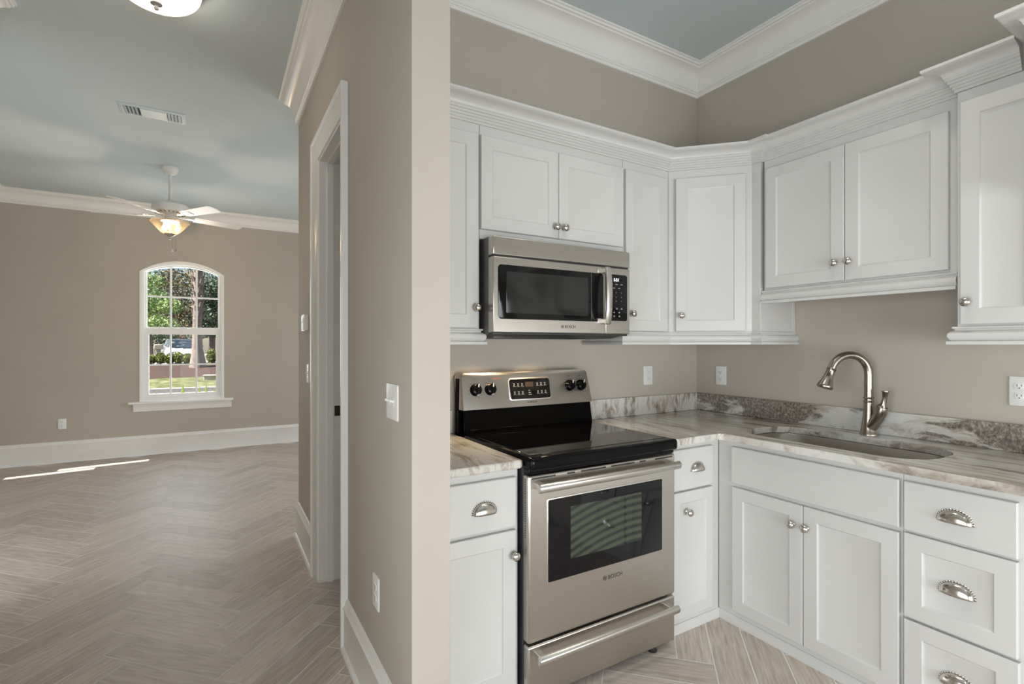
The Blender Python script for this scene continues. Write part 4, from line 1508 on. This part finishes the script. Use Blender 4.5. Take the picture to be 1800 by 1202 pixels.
point('fan_bulb_light', (FC.x, FC.y, 2.452), 26, (1.0, 0.84, 0.66), 0.035)
for dx, dy, z0, z1, mm in ((0.02, -0.03, 2.40, 2.235, 'plastic'), (0.045, 0.0, 2.40, 2.245, 'brown')):
    b = new(); tube(b, [FC + Vector((dx, dy, z0)), FC + Vector((dx, dy, z1))], 0.0011, 6); pc = obj('pull_chain', b, M['nickel'], r)
    b = new(); lathe(b, [(0, z1 + 0.004), (0.003, z1), (0.006, z1 - 0.02), (0.004, z1 - 0.026), (0, z1 - 0.027)], Matrix.Translation(FC + Vector((dx, dy, 0))), 10); obj('chain_pull', b, M[mm], pc)

# ------------------------------------------------------------------ outdoors, seen through the window
Fv = Vector((math.sin(YAW), math.cos(YAW), 0))
Rv = Vector((math.cos(YAW), -math.sin(YAW), 0))


def og(px, dep, z=0.0):
    p = Fv * dep + Rv * ((px - 900) / FPX * dep)
    return Vector((p.x, p.y, z))


def strip(name, mat, rows, x0, x1, label, kind='structure', nx=24, jit=0.0):
    """ground strip: rows of (Y, z), running along X"""
    b = new()
    vs = []
    for y, z in rows:
        vs.append([b.verts.new((x0 + (x1 - x0) * k / nx, y + random.uniform(-jit, jit), z + random.uniform(-jit, jit) * 0.4)) for k in range(nx + 1)])
    for a, c_ in zip(vs, vs[1:]):
        for k in range(nx):
            b.faces.new((a[k], a[k + 1], c_[k + 1], c_[k]))
    o = obj(name, b, mat, smooth=60)
    o['kind'] = kind
    o['label'] = label
    return o


def noisy(name, stops, scale, rough=0.9, bump=0.5, sc=(1, 1, 1)):
    t = NT(name)
    setb(t, (0.3, 0.3, 0.3), rough, 0, 0.2)
    v = t.coords(sc)
    nz = t.noise(v, scale, 6, 0.65)
    t.l(t.ramp(nz, stops), t.b.inputs['Base Color'])
    t.bump(nz, bump, 0.03)
    return t.m


ASPH = noisy('grey_asphalt', [(0.3, (0.22, 0.20, 0.20)), (0.7, (0.34, 0.31, 0.30))], 14)
CURB = noisy('pale_concrete', [(0.3, (0.42, 0.39, 0.37)), (0.7, (0.56, 0.53, 0.50))], 9)
GRASS = noisy('lawn_ground', [(0.35, (0.07, 0.09, 0.03)), (0.5, (0.17, 0.18, 0.075)), (0.68, (0.40, 0.38, 0.22))], 3)
STRAW = noisy('pine_straw', [(0.34, (0.03, 0.018, 0.014)), (0.5, (0.10, 0.062, 0.05)), (0.68, (0.24, 0.165, 0.14))], 22, sc=(1, 3, 3))
DIRT = noisy('yard_soil', [(0.3, (0.10, 0.08, 0.06)), (0.7, (0.2, 0.16, 0.12))], 6)
ZG = -0.40
strip('lawn_near', GRASS, [(7.62, ZG + 0.02), (13.5, ZG)], -20, 14, 'lawn outside the window', nx=10)
strip('road', ASPH, [(13.5, ZG - 0.02), (22.1, ZG - 0.02)], -30, 14, 'grey road beyond the lawn', nx=6)
b = new(); sweep(b, [(-30, 22.1, ZG - 0.05), (14, 22.1, ZG - 0.05)], [(0, 0), (0, 0.17), (-0.16, 0.19), (-0.16, 0)]); o = obj('kerb', b, CURB); o['kind'] = 'structure'; o['label'] = 'pale concrete kerb along the far side of the road'
strip('lawn_verge', GRASS, [(22.24, ZG + 0.10), (24.5, ZG + 0.14), (27.4, ZG + 0.22)], -30, 14, 'sunny grass verge behind the kerb', nx=40, jit=0.05)
strip('pine_straw_bank', STRAW, [(27.3, ZG + 0.20), (28.2, ZG + 0.32), (29.8, 0.02), (31.6, 0.20), (34.0, 0.24)], -30, 14, 'reddish pine straw bank rising behind the verge', nx=60, jit=0.08)
strip('driveway', CURB, [(33.9, 0.22), (42.0, 0.10), (80.0, 0.05)], -40, 20, 'pale driveway behind the hedge', nx=6)


def leaves(name, boxes, n, size, mat, parent=None, flat=0.0):
    """leaf quads scattered through ellipsoids (centre, radii, share)"""
    verts, faces, rnds = [], [], []
    tot = sum(s for _c, _r, s in boxes)
    for c_, rd, s in boxes:
        for _ in range(int(n * s / tot)):
            while True:
                q = Vector((random.uniform(-1, 1), random.uniform(-1, 1), random.uniform(-1, 1)))
                if 0.25 < q.length < 1:
                    break
            p = Vector(c_) + Vector((q.x * rd[0], q.y * rd[1], q.z * rd[2]))
            a = Vector((random.gauss(0, 1), random.gauss(0, 1), random.gauss(0, 1) * (1 - flat))).normalized()
            d = a.cross(Vector((random.gauss(0, 1), random.gauss(0, 1), random.gauss(0, 1)))).normalized()
            L = size * random.uniform(0.6, 1.4)
            W = L * 0.5
            k = len(verts)
            verts += [p - a * L / 2, p + d * W / 2, p + a * L / 2, p - d * W / 2]
            faces.append((k, k + 1, k + 2, k + 3))
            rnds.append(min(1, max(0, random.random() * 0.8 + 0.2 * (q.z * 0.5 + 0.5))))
    off = WLOC.get(parent.name if parent else None, Vector((0, 0, 0)))
    me = bpy.data.meshes.new(name)
    me.from_pydata([v - off for v in verts], [], faces)
    at = me.attributes.new('rnd', 'FLOAT', 'FACE')
    at.data.foreach_set('value', rnds)
    me.materials.append(mat)
    o = bpy.data.objects.new(name, me)
    COL.objects.link(o)
    if parent:
        o.parent = parent
        WLOC[o.name] = off
    return o


BARK = noisy('tree_bark', [(0.3, (0.10, 0.075, 0.06)), (0.7, (0.24, 0.19, 0.16))], 12)
PALM = noisy('palm_bark', [(0.3, (0.15, 0.11, 0.095)), (0.5, (0.29, 0.225, 0.20)), (0.72, (0.46, 0.38, 0.35))], 5, sc=(1, 1, 2.5))
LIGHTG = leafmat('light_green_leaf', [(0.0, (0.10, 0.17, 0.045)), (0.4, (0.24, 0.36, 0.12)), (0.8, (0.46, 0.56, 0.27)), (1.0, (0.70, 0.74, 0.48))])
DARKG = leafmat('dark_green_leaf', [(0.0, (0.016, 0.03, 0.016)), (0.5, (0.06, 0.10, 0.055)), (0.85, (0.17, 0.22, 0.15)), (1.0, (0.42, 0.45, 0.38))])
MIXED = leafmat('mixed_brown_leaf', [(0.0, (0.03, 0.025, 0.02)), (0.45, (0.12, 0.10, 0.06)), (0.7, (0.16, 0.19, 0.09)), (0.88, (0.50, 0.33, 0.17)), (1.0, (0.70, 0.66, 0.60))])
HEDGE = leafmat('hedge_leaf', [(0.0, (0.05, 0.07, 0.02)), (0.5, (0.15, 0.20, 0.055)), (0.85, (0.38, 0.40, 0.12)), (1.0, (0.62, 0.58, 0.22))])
SPIKE = leafmat('spiky_leaf', [(0.0, (0.20, 0.26, 0.06)), (1.0, (0.46, 0.50, 0.16))])


def tree(name, px, dep, zg, th, tr_, crown, n, size, mat, label):
    base = og(px, dep, zg)
    t = thing(name, base, label, 'tree', 'trees outside the window')
    b = new(); tube(b, [base - Vector((0, 0, 0.1)), base + Vector((0.05, 0, th * 0.5)), base + Vector((-0.05, 0.1, th))], [tr_ * 1.3, tr_, tr_ * 0.7], 10); obj('trunk', b, BARK, t)
    boxes = []
    for (p_, d_, z_, rx, rz, s) in crown:
        boxes.append((og(p_, d_, z_), (rx, rx, rz), s))
    leaves('crown', boxes, n, size, mat, t)
    return t


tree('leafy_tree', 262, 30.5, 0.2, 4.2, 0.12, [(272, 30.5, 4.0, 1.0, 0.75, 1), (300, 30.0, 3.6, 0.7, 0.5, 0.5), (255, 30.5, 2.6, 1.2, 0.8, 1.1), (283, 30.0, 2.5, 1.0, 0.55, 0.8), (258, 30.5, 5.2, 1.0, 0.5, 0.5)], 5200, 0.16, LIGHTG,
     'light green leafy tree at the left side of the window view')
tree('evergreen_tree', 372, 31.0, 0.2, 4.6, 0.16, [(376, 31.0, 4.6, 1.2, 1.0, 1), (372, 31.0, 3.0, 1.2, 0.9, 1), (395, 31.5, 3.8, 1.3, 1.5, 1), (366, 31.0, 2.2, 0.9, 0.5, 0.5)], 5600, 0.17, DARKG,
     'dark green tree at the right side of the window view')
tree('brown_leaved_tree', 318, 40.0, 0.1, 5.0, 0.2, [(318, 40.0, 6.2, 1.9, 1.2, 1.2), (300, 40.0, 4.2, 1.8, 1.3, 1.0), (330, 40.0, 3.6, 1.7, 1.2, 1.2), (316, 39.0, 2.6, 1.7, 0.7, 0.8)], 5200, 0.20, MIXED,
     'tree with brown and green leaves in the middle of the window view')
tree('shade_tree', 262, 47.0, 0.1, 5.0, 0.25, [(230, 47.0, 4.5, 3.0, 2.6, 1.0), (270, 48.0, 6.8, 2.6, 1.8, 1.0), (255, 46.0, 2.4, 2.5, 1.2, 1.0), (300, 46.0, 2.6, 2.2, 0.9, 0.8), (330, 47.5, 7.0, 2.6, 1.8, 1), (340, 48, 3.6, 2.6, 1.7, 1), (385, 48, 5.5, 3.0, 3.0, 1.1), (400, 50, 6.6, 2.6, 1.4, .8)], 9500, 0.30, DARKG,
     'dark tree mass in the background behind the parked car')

pb = og(348, 26.5, 0.20)
pt = thing('palm_tree', pb, 'thick pale palm trunk with rough boots standing on the bank', 'tree', 'trees outside the window')
b = new(); tube(b, [pb - Vector((0, 0, 0.1)), pb + Vector((0, 0, 0.3)), pb + Vector((-0.03, 0, 0.9)), pb + Vector((-0.03, 0, 2.2)), pb + Vector((0.02, 0, 5.2))], [0.42, 0.35, 0.25, 0.215, 0.215], 18); obj('trunk', b, PALM, pt)
for k in range(46):
    a, z = k * 2.4, 2.5 + k * 0.06
    d = Vector((math.cos(a), math.sin(a), 0))
    c0 = pb + d * 0.19 + Vector((0, 0, z))
    b = new(); tube(b, [c0, c0 + d * 0.07 + Vector((0, 0, 0.16)), c0 + d * 0.12 + Vector((0, 0, 0.26))], [0.06, 0.05, 0.03], 6); obj('frond_stub', b, PALM, pt)

# hedge: separate clipped shrubs
for k, (px, dep, w, h) in enumerate(((250, 27.7, 0.26, 0.32), (266, 27.6, 0.26, 0.30), (282, 27.7, 0.26, 0.36), (298, 27.6, 0.26, 0.33), (314, 27.7, 0.26, 0.37), (330, 27.6, 0.26, 0.34), (372, 28.0, 0.26, 0.46), (388, 27.9, 0.26, 0.42))):
    p = og(px, dep, 0.22)
    nm = ('leftmost of the row', 'second from the left, below the mailbox', 'third from the left, below the car mirror', 'fourth from the left, below the car hood', 'fifth from the left, in front of the windshield', 'nearest the palm trunk on its left', 'nearest the palm trunk on its right', 'rightmost of the row')[k]
    t = thing('hedge_shrub', p, 'low green hedge shrub on the bank, ' + nm, 'shrub', 'hedge shrubs on the bank')
    b = new(); tube(b, [p - Vector((0, 0, 0.05)), p + Vector((0, 0, h))], [0.05, 0.03], 6); obj('stem', b, BARK, t)
    leaves('foliage', [(p + Vector((0, 0, h)), (w, 0.42, h * 0.9), 1)], 900, 0.10, HEDGE, t)

# spiky plants under the window
for k, px in enumerate((281, 321.5, 351, 362.5, 370, 380)):
    p = og(px, 10.4, ZG)
    nm = ('leftmost', 'tall one in the middle', 'first right of the middle', 'second right of the middle', 'leaning one near the right', 'rightmost')[k]
    t = thing('spiky_plant', p, 'spiky green leaf just outside the sill, ' + nm, 'plant', 'spiky plants below the window')
    lean = (0.08, 0.0, 0.0, 0.0, -0.10, -0.16)[k]
    hgt = (0.74, 0.92, 0.86, 0.90, 0.84, 0.82)[k]
    for j in range(3):
        b = new()
        s = (-1, 0, 1)[j]
        hh = hgt * (1.0 if j == 1 else 0.72)
        d = -Rv * (lean + s * 0.10 * (1 if j != 1 else 0)) + Fv * s * 0.05
        tq = new()
        loops = []
        for z, w in ((0, 0.05), (0.4, 0.075), (0.75, 0.055), (1.0, 0.004)):
            c0 = p + Vector((0, 0, hh * z)) + d * (z * z)
            loops.append([c0 - Rv * w, c0 - Fv * w * 0.25, c0 + Rv * w, c0 + Fv * w * 0.25])
        rings(tq, loops, True, True)
        merge(b, tq)
        obj('leaf', b, SPIKE, t)

# parked car, seen head on
cp = og(321, 31.0, 0.14)
cdir = (Vector((0, 0, 0)) - cp); cdir.z = 0; cdir = cdir.normalized()
cmx = Matrix((Vector((-cdir.y, cdir.x, 0)), cdir, Vector((0, 0, 1)))).transposed().to_4x4() @ Matrix.Rotation(RAD(-8), 4, 'Z')
cmx.translation = cp
CARW = plain('silver_white_car_paint', (0.66, 0.68, 0.72), 0.18, 0, 0.6)
CARG = plain('car_glass', (0.24, 0.29, 0.33), 0.05, 0, 0.8)  # sky reflection put into the pale blue base colour
TYRE = plain('tyre_rubber', (0.02, 0.02, 0.02), 0.7)
car = thing('car', cp, 'silver white car parked behind the hedge, seen from the front', 'car')


def carpart(name, mat, fn, label=None, bevel=0.03, parent=None):
    b = new(); fn(b); xf(b, cmx); return obj(name, b, mat, parent or car, bevel=bevel, label=label)


def hull(b):
    secs = [(2.1, 0.70, 0.30, 0.62), (1.9, 0.86, 0.26, 0.82), (1.0, 0.90, 0.24, 0.98), (-0.4, 0.92, 0.24, 1.02), (-2.0, 0.90, 0.26, 1.02), (-2.3, 0.82, 0.34, 0.92)]
    rings(b, [[(-w, y, z0), (w, y, z0), (w, y, (z0 + z1) / 2), (w * 0.93, y, z1), (-w * 0.93, y, z1), (-w, y, (z0 + z1) / 2)] for y, w, z0, z1 in secs], True, True)


carpart('car_body', CARW, hull, bevel=0.05)
carpart('cabin', CARW, lambda b: rings(b, [[(-0.82, 0.98, 0.97), (0.82, 0.98, 0.97), (0.84, -1.9, 0.98), (-0.84, -1.9, 0.98)], [(-0.63, 0.10, 1.47), (0.63, 0.10, 1.47), (0.64, -1.5, 1.50), (-0.64, -1.5, 1.50)], [(-0.54, 0.0, 1.53), (0.54, 0.0, 1.53), (0.56, -1.4, 1.55), (-0.56, -1.4, 1.55)]], True, True), bevel=0.02)
carpart('windshield', CARG, lambda b: rings(b, [[(-0.74, 0.955, 1.02), (0.74, 0.955, 1.02), (0.60, 0.17, 1.44), (-0.60, 0.17, 1.44)], [(-0.74, 0.985, 1.03), (0.74, 0.985, 1.03), (0.60, 0.20, 1.45), (-0.60, 0.20, 1.45)]], True, True), bevel=0)
carpart('sunroof', CARG, lambda b: box(b, -0.36, 0.36, -0.75, -0.1, 1.535, 1.552), bevel=0)
for s in (-1, 1):
    carpart('wing_mirror', CARW, lambda b: box(b, s * 0.90 - 0.11, s * 0.90 + 0.11, 0.55, 0.68, 1.02, 1.17), bevel=0.04)
    carpart('headlight', CARG, lambda b: box(b, s * 0.62 - 0.16, s * 0.62 + 0.16, 1.88, 1.99, 0.66, 0.78), bevel=0.03)
    for y in (1.35, -1.4):
        b = new(); lathe(b, [(0, -0.1), (0.31, -0.1), (0.34, -0.07), (0.34, 0.07), (0.31, 0.1), (0, 0.1)], cmx @ Matrix.Translation((s * 0.80, y, 0.34)) @ Matrix.Rotation(RAD(90), 4, 'Y'), 24); obj('wheel', b, TYRE, car)

# mailbox-like post, neighbour's house, utility box
p = og(279, 28.6, 0.2)
t = thing('mailbox_post', p, 'beige mailbox on a pale post left of the car', 'mailbox')
WOODP = plain('weathered_beige', (0.50, 0.44, 0.37), 0.7)
b = new(); box(b, p.x - 0.11, p.x + 0.11, p.y - 0.11, p.y + 0.11, 0.0, 1.05); obj('post', b, plain('grey_post', (0.46, 0.43, 0.42), 0.7), t, bevel=0.01)
b = new(); box(b, p.x - 0.21, p.x + 0.21, p.y - 0.28, p.y + 0.2, 1.05, 1.34); obj('mailbox_case', b, WOODP, t, bevel=0.04)
p = og(372, 22.2, ZG + 0.12)
t = thing('utility_box', p, 'tan ground utility box on the grass at the right of the window view', 'box')
b = new(); box(b, p.x - 0.30, p.x + 0.36, p.y - 0.25, p.y + 0.25, ZG + 0.12, ZG + 0.35); obj('housing', b, plain('tan_enclosure', (0.52, 0.45, 0.37), 0.6), t, bevel=0.02)
b = new(); box(b, p.x - 0.33, p.x + 0.39, p.y - 0.28, p.y + 0.28, ZG + 0.35, ZG + 0.39); obj('lid', b, WOODP, t, bevel=0.01)
p = og(386, 37.5, 0.1)
t = thing('neighbour_house', p, 'pale house corner behind the palm trunk', 'house')
b = new(); box(b, p.x - 0.7, p.x + 5.5, p.y, p.y + 4, 0.0, 2.6); obj('house_wall', b, plain('pale_stucco', (0.56, 0.51, 0.48), 0.8), t)
b = new(); rings(b, [[(p.x - 1.0, p.y - 0.3, 2.6), (p.x + 5.9, p.y - 0.3, 2.6), (p.x + 5.9, p.y + 4.3, 2.6), (p.x - 1.0, p.y + 4.3, 2.6)], [(p.x + 1.5, p.y + 2.4, 3.6), (p.x + 3.0, p.y + 2.4, 3.6), (p.x + 3.0, p.y + 2.6, 3.6), (p.x + 1.5, p.y + 2.6, 3.6)]], True, True); obj('roof', b, plain('brown_roof', (0.20, 0.15, 0.12), 0.8), t)
for dx in (-0.2, 1.4):
    b = new(); box(b, p.x + dx, p.x + dx + 0.8, p.y - 0.03, p.y + 0.02, 1.1, 2.4); obj('house_window', b, CARG, t)
